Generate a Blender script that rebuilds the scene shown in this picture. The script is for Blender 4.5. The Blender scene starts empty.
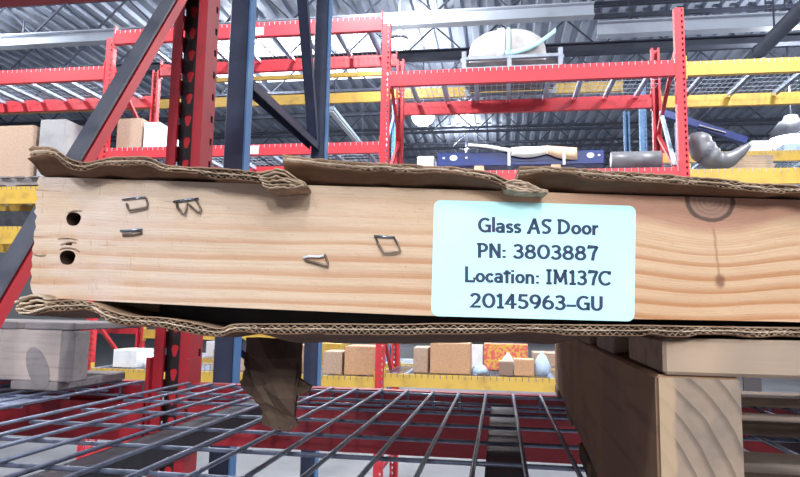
import bpy, bmesh, math, random
from mathutils import Vector, Matrix
random.seed(7)
R = math.radians

# ------------------------------------------------------------------ camera, world, lights, exposure
sc = bpy.context.scene
COL = sc.collection
EYE = 1.70                      # lens height above the floor
F = 640.0                       # focal length in pixels of an 800 px wide frame
YAW, PITCH, ROLL = math.atan(100/F), math.atan(74/F), 0.017
fwd_h = Vector((-math.sin(YAW), math.cos(YAW), 0)); rgt_h = Vector((math.cos(YAW), math.sin(YAW), 0))
fwd = fwd_h*math.cos(PITCH) + Vector((0, 0, math.sin(PITCH)))
up0 = rgt_h.cross(fwd)
rgt = rgt_h*math.cos(ROLL) + up0*math.sin(ROLL)
upv = up0*math.cos(ROLL) - rgt_h*math.sin(ROLL)
cd = bpy.data.cameras.new('camera'); cam = bpy.data.objects.new('camera', cd); COL.objects.link(cam)
cd.sensor_width = 36; cd.lens = 36*F/800; cd.clip_start = 0.01; cd.clip_end = 200
M4 = Matrix((rgt, upv, -fwd)).transposed().to_4x4(); M4.translation = Vector((0, 0, EYE))
cam.matrix_world = M4
sc.camera = cam
CAMP = Vector((0, 0, EYE))

w = bpy.data.worlds.new('world'); sc.world = w; w.use_nodes = True
w.node_tree.nodes['Background'].inputs[0].default_value = (0.80, 0.88, 1.0, 1)
w.node_tree.nodes['Background'].inputs[1].default_value = 0.13
sc.view_settings.view_transform = 'Standard'; sc.view_settings.look = 'None'
sc.view_settings.gamma = 1.0; sc.view_settings.use_curve_mapping = False
sc.view_settings.exposure = 0.18
LAMP_W = 220.0                  # power of one high-bay lamp
AISLE_W = 430.0                 # lamps over the crate's own aisle and those added farther back

def ray(px, py):
    return (fwd + rgt*((px-400)/F) + upv*((238.5-py)/F))
def P(px, py, Y):
    d = ray(px, py); return CAMP + d*(Y/d.y)
def PX(px, py, X):
    d = ray(px, py); return CAMP + d*(X/d.x)
def PZ(px, py, Z):
    d = ray(px, py); return CAMP + d*((Z-EYE)/d.z)

# ------------------------------------------------------------------ materials
class S:                         # a socket with arithmetic
    def __init__(s, nt, sock): s.nt, s.s = nt, sock
    def _m(s, op, a=None, b=None, c=None):
        n = s.nt.nodes.new('ShaderNodeMath'); n.operation = op
        for i, v in enumerate((a, b, c)):
            if v is None: continue
            if isinstance(v, S): s.nt.links.new(v.s, n.inputs[i])
            else: n.inputs[i].default_value = v
        return S(s.nt, n.outputs[0])
    def __add__(s, o): return s._m('ADD', s, o)
    __radd__ = __add__
    def __mul__(s, o): return s._m('MULTIPLY', s, o)
    __rmul__ = __mul__
    def __sub__(s, o): return s._m('SUBTRACT', s, o)
    def __rsub__(s, o): return s._m('SUBTRACT', o, s)
    def __truediv__(s, o): return s._m('DIVIDE', s, o)
    def __pow__(s, o): return s._m('POWER', s, o)
    def sin(s): return s._m('SINE', s)
    def exp(s): return s._m('EXPONENT', s)
    def abs(s): return s._m('ABSOLUTE', s)
    def fract(s): return s._m('FRACT', s)
    def sqrt(s): return s._m('SQRT', s)
    def clamp(s): 
        n = s.nt.nodes.new('ShaderNodeClamp'); s.nt.links.new(s.s, n.inputs[0]); return S(s.nt, n.outputs[0])
    def step(s, a, b):           # smoothstep
        n = s.nt.nodes.new('ShaderNodeMapRange'); n.interpolation_type = 'SMOOTHSTEP'
        s.nt.links.new(s.s, n.inputs[0]); n.inputs[1].default_value = a; n.inputs[2].default_value = b
        return S(s.nt, n.outputs[0])

def srgb(r, g, b):
    f = lambda c: (c/255/12.92) if c <= 10 else ((c/255+0.055)/1.055)**2.4
    return (f(r), f(g), f(b), 1)

class Mat:
    def __init__(s, name, rough=0.6, metal=0.0):
        s.m = bpy.data.materials.new(name); s.m.use_nodes = True; s.nt = s.m.node_tree
        s.b = s.nt.nodes['Principled BSDF']; s.b.inputs['Roughness'].default_value = rough
        s.b.inputs['Metallic'].default_value = metal
        tc = s.nt.nodes.new('ShaderNodeTexCoord'); s.co = tc.outputs['Object']
        sx = s.nt.nodes.new('ShaderNodeSeparateXYZ'); s.nt.links.new(s.co, sx.inputs[0])
        s.x, s.y, s.z = [S(s.nt, o) for o in sx.outputs]
    def noise(s, scale, detail=3, vec=None, sc3=None, rough=0.55):
        n = s.nt.nodes.new('ShaderNodeTexNoise'); n.inputs['Scale'].default_value = scale
        n.inputs['Detail'].default_value = detail; n.inputs['Roughness'].default_value = rough
        if vec is None: vec = s.co
        if sc3:
            mp = s.nt.nodes.new('ShaderNodeMapping'); mp.inputs['Scale'].default_value = sc3
            s.nt.links.new(vec, mp.inputs[0]); vec = mp.outputs[0]
        s.nt.links.new(vec, n.inputs['Vector']); return S(s.nt, n.outputs['Fac'])
    def xyz(s, a, b, c):
        n = s.nt.nodes.new('ShaderNodeCombineXYZ')
        for i, v in enumerate((a, b, c)):
            if isinstance(v, S): s.nt.links.new(v.s, n.inputs[i])
            else: n.inputs[i].default_value = v
        return n.outputs[0]
    def mix(s, fac, a, b):
        n = s.nt.nodes.new('ShaderNodeMix'); n.data_type = 'RGBA'
        if isinstance(fac, S): s.nt.links.new(fac.s, n.inputs[0])
        else: n.inputs[0].default_value = fac
        for v, i in ((a, 6), (b, 7)):
            if isinstance(v, tuple): n.inputs[i].default_value = v
            else: s.nt.links.new(v, n.inputs[i])
        return n.outputs[2]
    def base(s, v):
        if isinstance(v, tuple): s.b.inputs['Base Color'].default_value = v
        else: s.nt.links.new(v, s.b.inputs['Base Color'])
    def bump(s, h, strength=0.3, dist=0.001):
        n = s.nt.nodes.new('ShaderNodeBump'); n.inputs['Strength'].default_value = strength
        n.inputs['Distance'].default_value = dist; s.nt.links.new(h.s, n.inputs['Height'])
        s.nt.links.new(n.outputs[0], s.b.inputs['Normal'])

def simple(name, c, c2=None, scale=8, rough=0.6, metal=0.0, thr=(0.45, 0.75), bump=0, bscale=None, emit=None):
    m = Mat(name, rough, metal)
    if c2: m.base(m.mix(m.noise(scale, 4).step(*thr), c, c2))
    else: m.base(c)
    if bump: m.bump(m.noise(bscale or scale*4, 3), 0.5, bump)
    if emit:
        m.b.inputs['Emission Color'].default_value = emit[0]; m.b.inputs['Emission Strength'].default_value = emit[1]
    return m.m

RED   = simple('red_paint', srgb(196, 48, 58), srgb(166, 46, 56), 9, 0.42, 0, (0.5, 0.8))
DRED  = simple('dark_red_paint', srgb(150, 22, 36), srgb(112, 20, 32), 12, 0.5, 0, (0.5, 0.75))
INSHADE= simple('post_inner_shade', srgb(34, 24, 28), srgb(60, 34, 38), 20, 0.6)  # shade inside the open rear post, put into the colour
GREYB = simple('grey_steel_dusty', srgb(92, 94, 104), srgb(72, 74, 86), 14, 0.6, 0, (0.4, 0.7))
NAVY  = simple('navy_paint', srgb(40, 48, 72), srgb(52, 62, 88), 10, 0.45)
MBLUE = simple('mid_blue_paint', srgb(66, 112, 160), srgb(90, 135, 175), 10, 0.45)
BLUE  = simple('royal_blue_paint', srgb(18, 42, 112), srgb(14, 34, 92), 6, 0.4)
YEL   = simple('yellow_paint', srgb(206, 168, 72), srgb(180, 144, 70), 7, 0.45)
GALV  = simple('galvanised_wire', srgb(116, 124, 146), srgb(84, 90, 108), 60, 0.42, 0.35)
GALVB = simple('bright_galvanised_steel', srgb(190, 204, 220), srgb(150, 166, 186), 20, 0.4, 0.2)
DGALV = simple('dark_channel_steel', srgb(66, 66, 74), srgb(46, 46, 54), 30, 0.5, 0.3)
WHITEM= simple('white_plastic', srgb(214, 216, 220), srgb(194, 198, 206), 9, 0.5)
LILAC = simple('pale_foam_sheet', srgb(178, 186, 214), srgb(160, 168, 200), 6, 0.7)
JOIST = simple('joist_steel', srgb(72, 77, 92), srgb(58, 62, 76), 3, 0.6)
LBEAM = simple('pale_steel_girder', srgb(188, 196, 208), srgb(165, 172, 186), 1.2, 0.5)
TEAL  = simple('teal_strap', srgb(160, 204, 206), None, rough=0.4)
ROLLM = simple('grey_wrap', srgb(112, 112, 118), srgb(88, 88, 94), 4, 0.4)
FOAM  = simple('white_wrap', srgb(176, 172, 172), srgb(156, 150, 150), 5, 0.45, bump=0.004, bscale=9)
STEEL = simple('staple_wire_lit', srgb(150, 168, 190), srgb(96, 92, 96), 400, 0.25, 0.85)  # staple crowns: light from above put into this pale blue
RUST  = simple('dark_staple_wire', srgb(120, 104, 94), srgb(80, 66, 60), 300, 0.4, 0.5)
INK   = simple('navy_ink', srgb(28, 46, 84), None, rough=0.6)
LABELM= simple('label_paper', srgb(188, 240, 242), srgb(196, 243, 238), 30, 0.5)
CONC  = simple('concrete', srgb(108, 110, 116), srgb(88, 90, 98), 1.5, 0.6, bump=0.002, bscale=30)
WALLM = simple('wall_panel', srgb(196, 200, 206), srgb(176, 180, 190), 1, 0.8)
LAMPG = simple('lamp_glow', (1, 1, 1, 1), emit=((0.9, 0.96, 1, 1), 14))
SKYL  = simple('skylight_panel', (0.9, 0.95, 1, 1), emit=((0.88, 0.94, 1, 1), 2.6))
KRAFT_S = simple('kraft_shaded', srgb(84, 66, 54), srgb(66, 50, 42), 40, 0.85, bump=0.001, bscale=200)  # hanging strip: the shade below the crate is put into this brown
PAPER = simple('paper', srgb(232, 228, 222), None, rough=0.7)
PEACH = simple('kraft_peach_paper', srgb(226, 190, 158), srgb(210, 172, 140), 6, 0.7)
HOLE  = simple('hole_wall_wood', srgb(84, 58, 44), srgb(60, 40, 34), 300, 0.9)

def kraft(name, a, b):
    m = Mat(name, 0.85)
    n = m.noise(60, 4); f = m.noise(900, 2, sc3=(0.25, 0.25, 1))
    m.base(m.mix((n*0.7+f*0.3).step(0.35, 0.65), a, b)); m.bump(f, 0.25, 0.0004); return m.m
KRAFT = kraft('kraft_liner', srgb(164, 136, 112), srgb(142, 116, 94))
KRAFTD= kraft('kraft_shaded_liner', srgb(116, 86, 64), srgb(98, 72, 54))  # browner lower liner, darkened further for the shade on the undersides
KRAFTE= kraft('kraft_torn_edge', srgb(206, 186, 164), srgb(160, 138, 116))
FLUTE = kraft('kraft_flute', srgb(176, 152, 128), srgb(126, 104, 86))
CARTON= kraft('carton_board', srgb(190, 150, 116), srgb(172, 132, 100))
CARTON2= kraft('carton_board_pale', srgb(182, 156, 136), srgb(164, 138, 120))

def pine():
    """fresh pine face: x = along the board, z = up it (metres, board-local)"""
    m = Mat('pine_board', 0.62)
    x, z = m.x, m.z
    kx, kz = KNOT
    dx, dz = (x-kx), (z-kz)
    # rings are pushed down under the edge knot, slowly dying out to either side
    g = ((dx*dx)/(-2*0.021**2)).exp()
    g2 = ((dx*dx)/(-2*0.075**2)).exp()
    depth = (BOARD_TOP - z)                         # metres below the top edge
    push = g*(((depth)/(-0.026)).exp())*0.0150 + g2*((depth/(-0.035)).exp())*0.0065
    wob = (m.noise(9, 2, sc3=(1, 1, 1)) - 0.5)*0.006 + (m.noise(30, 2, sc3=(0.35, 1, 1.2))-0.5)*0.0022
    v = depth - push + wob + x*0.012
    # ring positions: wide and faint near the top, tight below
    ph = ((v + (m.noise(1, 2, vec=m.xyz(x*3, 0.0, v*130))-0.5)*0.006)*(1/0.0068)).fract()
    line = ph.step(0.35, 0.86) * (1 - ph.step(0.90, 1.0))
    fine = m.noise(1, 3, vec=m.xyz(x*14, 0.0, v*900))
    low = v.step(0.010, 0.030)                      # where the ring lines get strong
    rightw = x.step(-0.11, 0.10)
    c = m.mix(m.noise(45, 4, sc3=(0.3, 1, 1)).step(0.35, 0.7), srgb(199, 176, 152), srgb(184, 159, 135))
    c = m.mix(rightw*0.45, c, srgb(202, 154, 104))
    c = m.mix(line*(low*0.66+0.14)*(rightw*0.40+0.68), c, srgb(170, 114, 68))
    c = m.mix(fine.step(0.52, 0.75)*0.22, c, srgb(186, 142, 100))
    # pinkish worn band near the left end and grey scuffs
    left = 1 - x.step(-0.165, -0.06)
    c = m.mix(left*m.noise(70, 4, sc3=(0.4, 1, 1)).step(0.35, 0.65)*0.65, c, srgb(200, 184, 178))
    scr = m.noise(1, 4, vec=m.xyz(x*420, 0.0, z*90)).step(0.60, 0.72)
    c = m.mix(scr*left*0.30, c, srgb(134, 108, 94))
    spl = m.noise(1, 4, vec=m.xyz(x*26, 0.0, z*620)).step(0.63, 0.72)
    c = m.mix(spl*(left*0.45+0.10), c, srgb(122, 88, 68))
    # reddish heart stain along the upper right edge round the knot
    top = 1 - (v+0.001+(m.noise(40, 3, sc3=(0.4, 1, 1))-0.5)*0.010).step(0.001, 0.0075)
    stain = top*(x.step(0.055, 0.10))
    c = m.mix(stain*0.7, c, srgb(160, 108, 88))
    # the knot itself: concentric rings
    r = ((dx*dx)*0.72 + dz*dz).sqrt()
    rr = r + (m.noise(160, 2)-0.5)*0.0014
    ring = ((rr*(2*math.pi/0.0019)).sin()*0.5+0.5)
    kn = m.mix(ring*0.5, srgb(160, 124, 104), srgb(122, 92, 78))
    c = m.mix(1-rr.step(0.0078, 0.0092), c, kn)
    c = m.mix((1-((rr-0.0088).abs()).step(0.0004, 0.0012))*0.8, c, srgb(52, 36, 30))
    # pin knot and the check running up to the big knot
    px_, pz_ = PIN
    e = (((x-px_)*(x-px_)) + (z-pz_)*(z-pz_)*0.5).sqrt() + (m.noise(420, 2)-0.5)*0.0016
    c = m.mix((1-e.step(0.0010, 0.0030))*0.85, c, srgb(112, 70, 46))
    cr = ((x-px_) + (z-pz_)*0.10 + (m.noise(120, 2)-0.5)*0.003).abs()
    inz = z.step(pz_, pz_+0.002)*(1-z.step(pz_+0.022, pz_+0.026))
    c = m.mix((1-cr.step(0.00015, 0.0008))*inz*0.55, c, srgb(140, 92, 62))
    # short dark pores lying along the grain
    po = m.noise(1, 3, vec=m.xyz(x*170, 0.0, v*1500)).step(0.60, 0.74)
    c = m.mix(po*0.30, c, srgb(142, 104, 78))
    # specks
    sp = m.noise(620, 2).step(0.66, 0.74)
    c = m.mix(sp*0.28, c, srgb(120, 84, 60))
    m.base(c)
    m.bump(fine*0.6 - scr*left*0.5 - spl*left*0.6 + m.noise(260, 3, sc3=(0.5, 1, 1))*0.8 - line*low*0.25, 0.5, 0.0008)
    return m.m

def oldwood(name, a, b, ring_col, along='x', scale=1.0, endgrain=False):
    m = Mat(name, 0.8)
    if endgrain:
        dx, dz = m.x+0.060, m.z-0.045
        r = (dx*dx+dz*dz).sqrt() + (m.noise(30, 3)-0.5)*0.006
        line = ((r*(1/0.0075)).fract()).step(0.55, 0.95)
        c = m.mix(m.noise(60, 4).step(0.35, 0.7), a, b); c = m.mix(line*0.6, c, ring_col)
        c = m.mix((1-(m.x+(m.noise(90, 2)-0.5)*0.004).step(0.0065, 0.0085))*0.8, c, srgb(176, 150, 120))
    else:
        sc3 = {'x': (2.2, 40, 40), 'y': (40, 2.2, 40)}[along]
        n = m.noise(2.2*scale, 5, sc3=sc3); big = m.noise(9*scale, 3)
        c = m.mix(big.step(0.35, 0.65), a, b); c = m.mix(n.step(0.5, 0.72)*0.6, c, ring_col)
        m.bump(n, 0.4, 0.001)
    m.base(c); return m.m
PAL_X = oldwood('pallet_wood_crosswise', srgb(184, 158, 132), srgb(150, 132, 116), srgb(120, 96, 76), 'x')
PAL_Y = oldwood('pallet_wood_lengthwise', srgb(168, 132, 100), srgb(150, 120, 96), srgb(116, 86, 64), 'y')
PAL_E = oldwood('pallet_end_grain', srgb(150, 130, 112), srgb(126, 112, 100), srgb(84, 70, 60), endgrain=True)
PAL_D = oldwood('pallet_wood_shaded', srgb(112, 90, 74), srgb(94, 76, 64), srgb(74, 58, 48), 'x')  # bottom boards: the dimmer light under the pallet is put into the colour
OLDP  = oldwood('weathered_grey_wood', srgb(176, 162, 154), srgb(150, 140, 138), srgb(118, 106, 102), 'x')
OLDE  = oldwood('weathered_end_wood', srgb(136, 128, 128), srgb(112, 106, 108), srgb(90, 84, 86), 'x')

def roofmat():
    m = Mat('roof_deck_steel', 0.5, 0.25)
    m.base(m.mix(m.noise(0.6, 3).step(0.35, 0.65), srgb(178, 186, 202), srgb(152, 160, 178))); return m.m
ROOF = roofmat()

# ------------------------------------------------------------------ mesh helpers
class MB:
    def __init__(s): s.v, s.f = [], []
    def add(s, vs, fs):
        n = len(s.v); s.v += [tuple(v) for v in vs]; s.f += [tuple(i+n for i in f) for f in fs]; return s
    def box(s, x0, x1, y0, y1, z0, z1, bev=0.0, mat=None):
        if bev:
            b = min(bev, abs(x1-x0)*.45, abs(y1-y0)*.45, abs(z1-z0)*.45)
            bm = bmesh.new(); bmesh.ops.create_cube(bm, size=1)
            for v in bm.verts: v.co = Vector(((x0+x1)/2+v.co.x*(x1-x0), (y0+y1)/2+v.co.y*(y1-y0), (z0+z1)/2+v.co.z*(z1-z0)))
            bmesh.ops.bevel(bm, geom=bm.edges[:], offset=b, segments=1, affect='EDGES')
            bm.verts.index_update()
            vs = [v.co.copy() for v in bm.verts]; fs = [[v.index for v in f.verts] for f in bm.faces]; bm.free()
        else:
            vs = [Vector((x, y, z)) for x in (x0, x1) for y in (y0, y1) for z in (z0, z1)]
            fs = [(0,1,3,2), (4,6,7,5), (0,4,5,1), (2,3,7,6), (0,2,6,4), (1,5,7,3)]
        if mat: vs = [mat @ v for v in vs]
        return s.add(vs, fs)
    def bar(s, p, q, wid, hgt, upd=(0, 0, 1)):
        p, q = Vector(p), Vector(q); d = (q-p).normalized(); sd = d.cross(Vector(upd)).normalized(); u = sd.cross(d)
        vs = [c+sd*a*wid/2+u*b*hgt/2 for c in (p, q) for a, b in ((-1,-1), (1,-1), (1,1), (-1,1))]
        return s.add(vs, [(0,1,2,3), (7,6,5,4), (0,4,5,1), (1,5,6,2), (2,6,7,3), (3,7,4,0)])
    def tube(s, pts, r, n=6, flat=1.0):
        pts = [Vector(p) for p in pts]; k = len(pts); rings = []
        t0 = (pts[1]-pts[0]).normalized(); a = Vector((0,0,1)) if abs(t0.z) < .9 else Vector((1,0,0))
        u = t0.cross(a).normalized()
        for i, p in enumerate(pts):
            t = (pts[min(i+1,k-1)]-pts[max(i-1,0)]).normalized()
            u = (u - t*u.dot(t)).normalized(); b = t.cross(u)
            rr = r[i] if isinstance(r, (list, tuple)) else r
            rings.append([p + u*rr*math.cos(2*math.pi*j/n) + b*rr*flat*math.sin(2*math.pi*j/n) for j in range(n)])
        fs = [(i*n+j, i*n+(j+1)%n, (i+1)*n+(j+1)%n, (i+1)*n+j) for i in range(k-1) for j in range(n)]
        fs += [tuple(range(n-1, -1, -1)), tuple((k-1)*n+j for j in range(n))]
        return s.add([v for g in rings for v in g], fs)
    def lathe(s, prof, n=20, c=(0, 0, 0), sx=1, sy=1):
        vs, fs = [], []; k = len(prof)
        for r, z in prof:
            for j in range(n): vs.append(Vector((c[0]+sx*r*math.cos(2*math.pi*j/n), c[1]+sy*r*math.sin(2*math.pi*j/n), c[2]+z)))
        for i in range(k-1):
            for j in range(n): fs.append((i*n+j, i*n+(j+1)%n, (i+1)*n+(j+1)%n, (i+1)*n+j))
        if prof[0][0] > 0: fs.append(tuple(range(n-1, -1, -1)))
        if prof[-1][0] > 0: fs.append(tuple((k-1)*n+j for j in range(n)))
        return s.add(vs, fs)
    def grid(s, rows):           # rows of points -> quads
        n = len(rows[0]); vs = [p for r in rows for p in r]
        return s.add(vs, [(i*n+j, i*n+j+1, (i+1)*n+j+1, (i+1)*n+j) for i in range(len(rows)-1) for j in range(n-1)])
    def slab(s, rows, off):      # thick sheet: rows and rows+off, closed
        n, k = len(rows[0]), len(rows); N = n*k
        vs = [Vector(p) for r in rows for p in r]; vs += [p+Vector(off) for p in vs]
        fs = []
        for i in range(k-1):
            for j in range(n-1):
                a = (i*n+j, i*n+j+1, (i+1)*n+j+1, (i+1)*n+j); fs += [a, tuple(N+q for q in reversed(a))]
        rim = [j for j in range(n)] + [i*n+n-1 for i in range(1, k)] + [(k-1)*n+j for j in range(n-2, -1, -1)] + [i*n for i in range(k-2, 0, -1)]
        for a, b in zip(rim, rim[1:]+rim[:1]): fs.append((b, a, N+a, N+b))
        return s.add(vs, fs)
    def prism(s, pts, y0, y1):   # outline in x,z extruded along y
        n = len(pts); vs = [Vector((x, y0, z)) for x, z in pts] + [Vector((x, y1, z)) for x, z in pts]
        fs = [tuple(range(n)), tuple(range(2*n-1, n-1, -1))] + [((j+1) % n, j, n+j, n+(j+1) % n) for j in range(n)]
        return s.add(vs, fs)
    def mesh(s, name, mat, smooth=False):
        me = bpy.data.meshes.new(name); me.from_pydata(s.v, [], s.f)
        bm = bmesh.new(); bm.from_mesh(me); bmesh.ops.recalc_face_normals(bm, faces=bm.faces); bm.to_mesh(me); bm.free()
        me.materials.append(mat)
        if smooth: me.polygons.foreach_set('use_smooth', [True]*len(me.polygons))
        me.update(); return me
    def obj(s, name, mat, parent=None, smooth=False): return put(name, s.mesh(name, mat, smooth), parent)

def put(name, me, parent=None, loc=None, rz=None):
    o = bpy.data.objects.new(name, me); COL.objects.link(o)
    if parent: o.parent = parent
    if loc is not None: o.location = loc
    if rz is not None: o.rotation_euler = (0, 0, rz)
    return o
def tag(o, label=None, cat=None, group=None, kind=None):
    if label: o['label'] = label
    if cat: o['category'] = cat
    if group: o['group'] = group
    if kind: o['kind'] = kind
    return o
def thing(name, label, cat, loc=(0, 0, 0), group=None, rz=0):
    o = bpy.data.objects.new(name, None); COL.objects.link(o); o.empty_display_size = 0.05
    o.location = loc; o.rotation_euler = (0, 0, rz); return tag(o, label, cat, group)

# ------------------------------------------------------------------ the hall: floor, roof, far wall
X0H, X1H, Y0H, Y1H, CEIL = -26.0, 26.0, -18.0, 44.0, EYE+5.6
tag(MB().box(X0H, X1H, Y0H, Y1H, -0.1, 0).obj('floor', CONC), kind='structure')
rows = []
pitch = 0.30; x = X0H; prof = []
while x < X1H:
    prof += [(x, 0), (x+0.10, 0), (x+0.13, 0.075), (x+0.26, 0.075), (x+0.29, 0)]; x += pitch
ceil = MB().slab([[Vector((a, yy, CEIL+b)) for a, b in prof] for yy in (Y0H, Y1H)], (0, 0, 0.02)).obj('ceiling', ROOF)
tag(ceil, kind='structure')
tag(MB().box(X0H, X1H, Y1H, Y1H+0.2, 0, CEIL).obj('wall_back', WALLM), kind='structure')
# open-web joists, spanning left to right under the roof deck
JM = None
def joist_meshes():
    dep = 0.62; c = MB()
    for z in (0, -dep):
        c.box(X0H, X1H, -0.05, -0.008, z-0.06, z); c.box(X0H, X1H, 0.008, 0.05, z-0.06, z)
    n = 84; L = (X1H-X0H)/n; pts = []
    for i in range(n+1):
        pts.append((X0H+i*L, 0, -0.05 if i % 2 == 0 else -dep-0.02))
    wb = MB()
    for a, b in zip(pts, pts[1:]): wb.bar(a, b, 0.026, 0.034, (0, 1, 0))
    return c.mesh('joist_chord', JOIST), wb.mesh('joist_web', JOIST)
cm, wm = joist_meshes()
for i in range(17):
    y = 6.6 + 1.75*i
    j = put('bar_joist', cm, ceil, (0, y, CEIL-0.005)); put('web', wm, j, (0.4*(i % 3), 0, 0))
# skylight strip panels set in the deck far behind the middle bay
for i in range(4):
    a = P(218+i*48, 45, 13.0)
    s_ = MB().box(-0.46, 0.46, -1.5, 1.5, -0.02, 0.0).obj('skylight_panel', SKYL, ceil); s_.location = (P(222+i*46, 48, 13.2).x, 13.0, CEIL-0.01)

# ------------------------------------------------------------------ pallet-rack kit
def hole_cell(wd, pitch, shape, cx=0.0):
    """one pitch of a perforated strip in (x,z); returns verts (x,z) and faces"""
    bm = bmesh.new(); h = pitch
    out = [bm.verts.new((x, 0, z)) for x, z in ((-wd/2, 0), (wd/2, 0), (wd/2, h), (-wd/2, h))]
    if shape == 'drop':
        pts = [(cx+0.0085*math.cos(a), h*0.62+0.0085*math.sin(a)) for a in [R(t) for t in range(-30, 211, 40)]]
        pts += [(cx-0.0045, h*0.36), (cx-0.003, h*0.26), (cx+0.003, h*0.26), (cx+0.0045, h*0.36)]
    else:
        pts = [(cx-0.005, h*0.32), (cx+0.005, h*0.32), (cx+0.005, h*0.62), (cx-0.005, h*0.62)]
    inn = [bm.verts.new((x, 0, z)) for x, z in pts]
    es = [bm.edges.new((l[i], l[(i+1) % len(l)])) for l in (out, inn) for i in range(len(l))]
    bmesh.ops.triangle_fill(bm, edges=es, use_beauty=True)
    bm.verts.index_update()
    r = [(v.co.x, v.co.z) for v in bm.verts], [[v.index for v in f.verts] for f in bm.faces]
    bm.free(); return r
POSTW, POSTD, PITCH_H = 0.078, 0.058, 0.0508
CELL_F = hole_cell(POSTW, PITCH_H, 'drop', 0.021); CELL_S = hole_cell(POSTD, PITCH_H, 'slot', -0.017)
_post = {}
def post_mesh(n, mat):
    k = (n, mat.name)
    if k in _post: return _post[k]
    m = MB(); H = n*PITCH_H; lip = 0.021
    for i in range(n):
        z0 = i*PITCH_H
        vs, fs = CELL_F; m.add([(x, 0, z+z0) for x, z in vs], fs)
        vs, fs = CELL_S
        m.add([(POSTW/2, x+POSTD/2, z+z0) for x, z in vs], fs); m.add([(-POSTW/2, x+POSTD/2, z+z0) for x, z in vs], fs)
    for sx in (-1, 1):
        a = sx*POSTW/2; b = sx*(POSTW/2-lip)
        m.add([(a, POSTD, 0), (b, POSTD, 0), (b, POSTD, H), (a, POSTD, H)], [(0, 1, 2, 3)])
        m.add([(b, POSTD, 0), (b, POSTD-0.006, 0), (b, POSTD-0.006, H), (b, POSTD, H)], [(0, 1, 2, 3)])
    me = bpy.data.meshes.new('post'); me.from_pydata(m.v, [], m.f); me.materials.append(mat); me.update()
    _post[k] = me; return me
def channel(p, q, wid, hgt, upd=(1, 0, 0)):    # C-channel between two points (three flanges)
    m = MB(); p, q = Vector(p), Vector(q); d = (q-p).normalized(); sd = Vector(upd); u = sd.cross(d).normalized(); t = 0.003
    for (a0, a1, b0, b1) in ((-wid/2, wid/2, hgt/2-t, hgt/2), (-wid/2, -wid/2+t, -hgt/2, hgt/2), (wid/2-t, wid/2, -hgt/2, hgt/2)):
        vs = [c+sd*a+u*b for c in (p, q) for a, b in ((a0, b0), (a1, b0), (a1, b1), (a0, b1))]
        m.add(vs, [(0,1,2,3), (7,6,5,4), (0,4,5,1), (1,5,6,2), (2,6,7,3), (3,7,4,0)])
    return m
def frame(label, X, Y0, Y1, ztop, mat, braces, bmat=None, group=None, bw=0.034):
    """upright frame: two perforated posts, foot plates and braces in the Y-Z plane; Y0/Y1 = outer faces"""
    t = thing('upright_frame', label, 'rack frame', (X, Y0, 0), group)
    n = int(round((ztop-0.01)/PITCH_H)); me = post_mesh(n, mat)
    put('post', me, t, (0, 0, 0.01)); put('post', me, t, (0, Y1-Y0, 0.01), math.pi)
    for y in (-0.02, Y1-Y0-0.08): MB().box(-0.06, 0.06, y, y+0.10, 0, 0.01).obj('foot_plate', mat, t)
    for (ya, za, yb, zb) in braces:
        channel((0, ya-Y0, za), (0, yb-Y0, zb), bw, 0.03).obj('brace', bmat or mat, t)
    return t
def zig(Y0, Y1, z0, z1, step):
    a, b = Y0+POSTD, Y1-POSTD; out = []; z = z0; s = 0
    while z+step <= z1:
        out.append((a, z, b, z+step) if s == 0 else (b, z, a, z+step)); z += step; s ^= 1
    out.append((a, z0, b, z0)); return out
def beam(label, X0, X1, Y, ztop, h, dep, mat, group=None, front=-1):
    t = thing('shelf_beam', label, 'rack beam', ((X0+X1)/2, Y, ztop-h), group); L = (X1-X0)/2
    m = MB(); y0, y1 = 0, dep                      # step beam: tall outer face, lower inner ledge
    yy = lambda a: a if front < 0 else -a
    pr = [(yy(0), 0), (yy(dep), 0), (yy(dep), h-0.04), (yy(dep*0.6), h-0.04), (yy(dep*0.6), h), (yy(0), h)]
    vs = [Vector((-L, a, b)) for a, b in pr]+[Vector((L, a, b)) for a, b in pr]; k = len(pr)
    m.add(vs, [tuple(range(k)), tuple(range(2*k-1, k-1, -1))]+[(j, (j+1) % k, k+(j+1) % k, k+j) for j in range(k)])
    m.obj('beam_tube', mat, t)
    for sx in (-1, 1):
        MB().box(sx*L-0.004, sx*L+0.004, yy(-0.003) if front < 0 else -0.045, yy(0.045) if front < 0 else 0.003, -0.03, h+0.05).obj('end_plate', mat, t)
    return t
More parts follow.
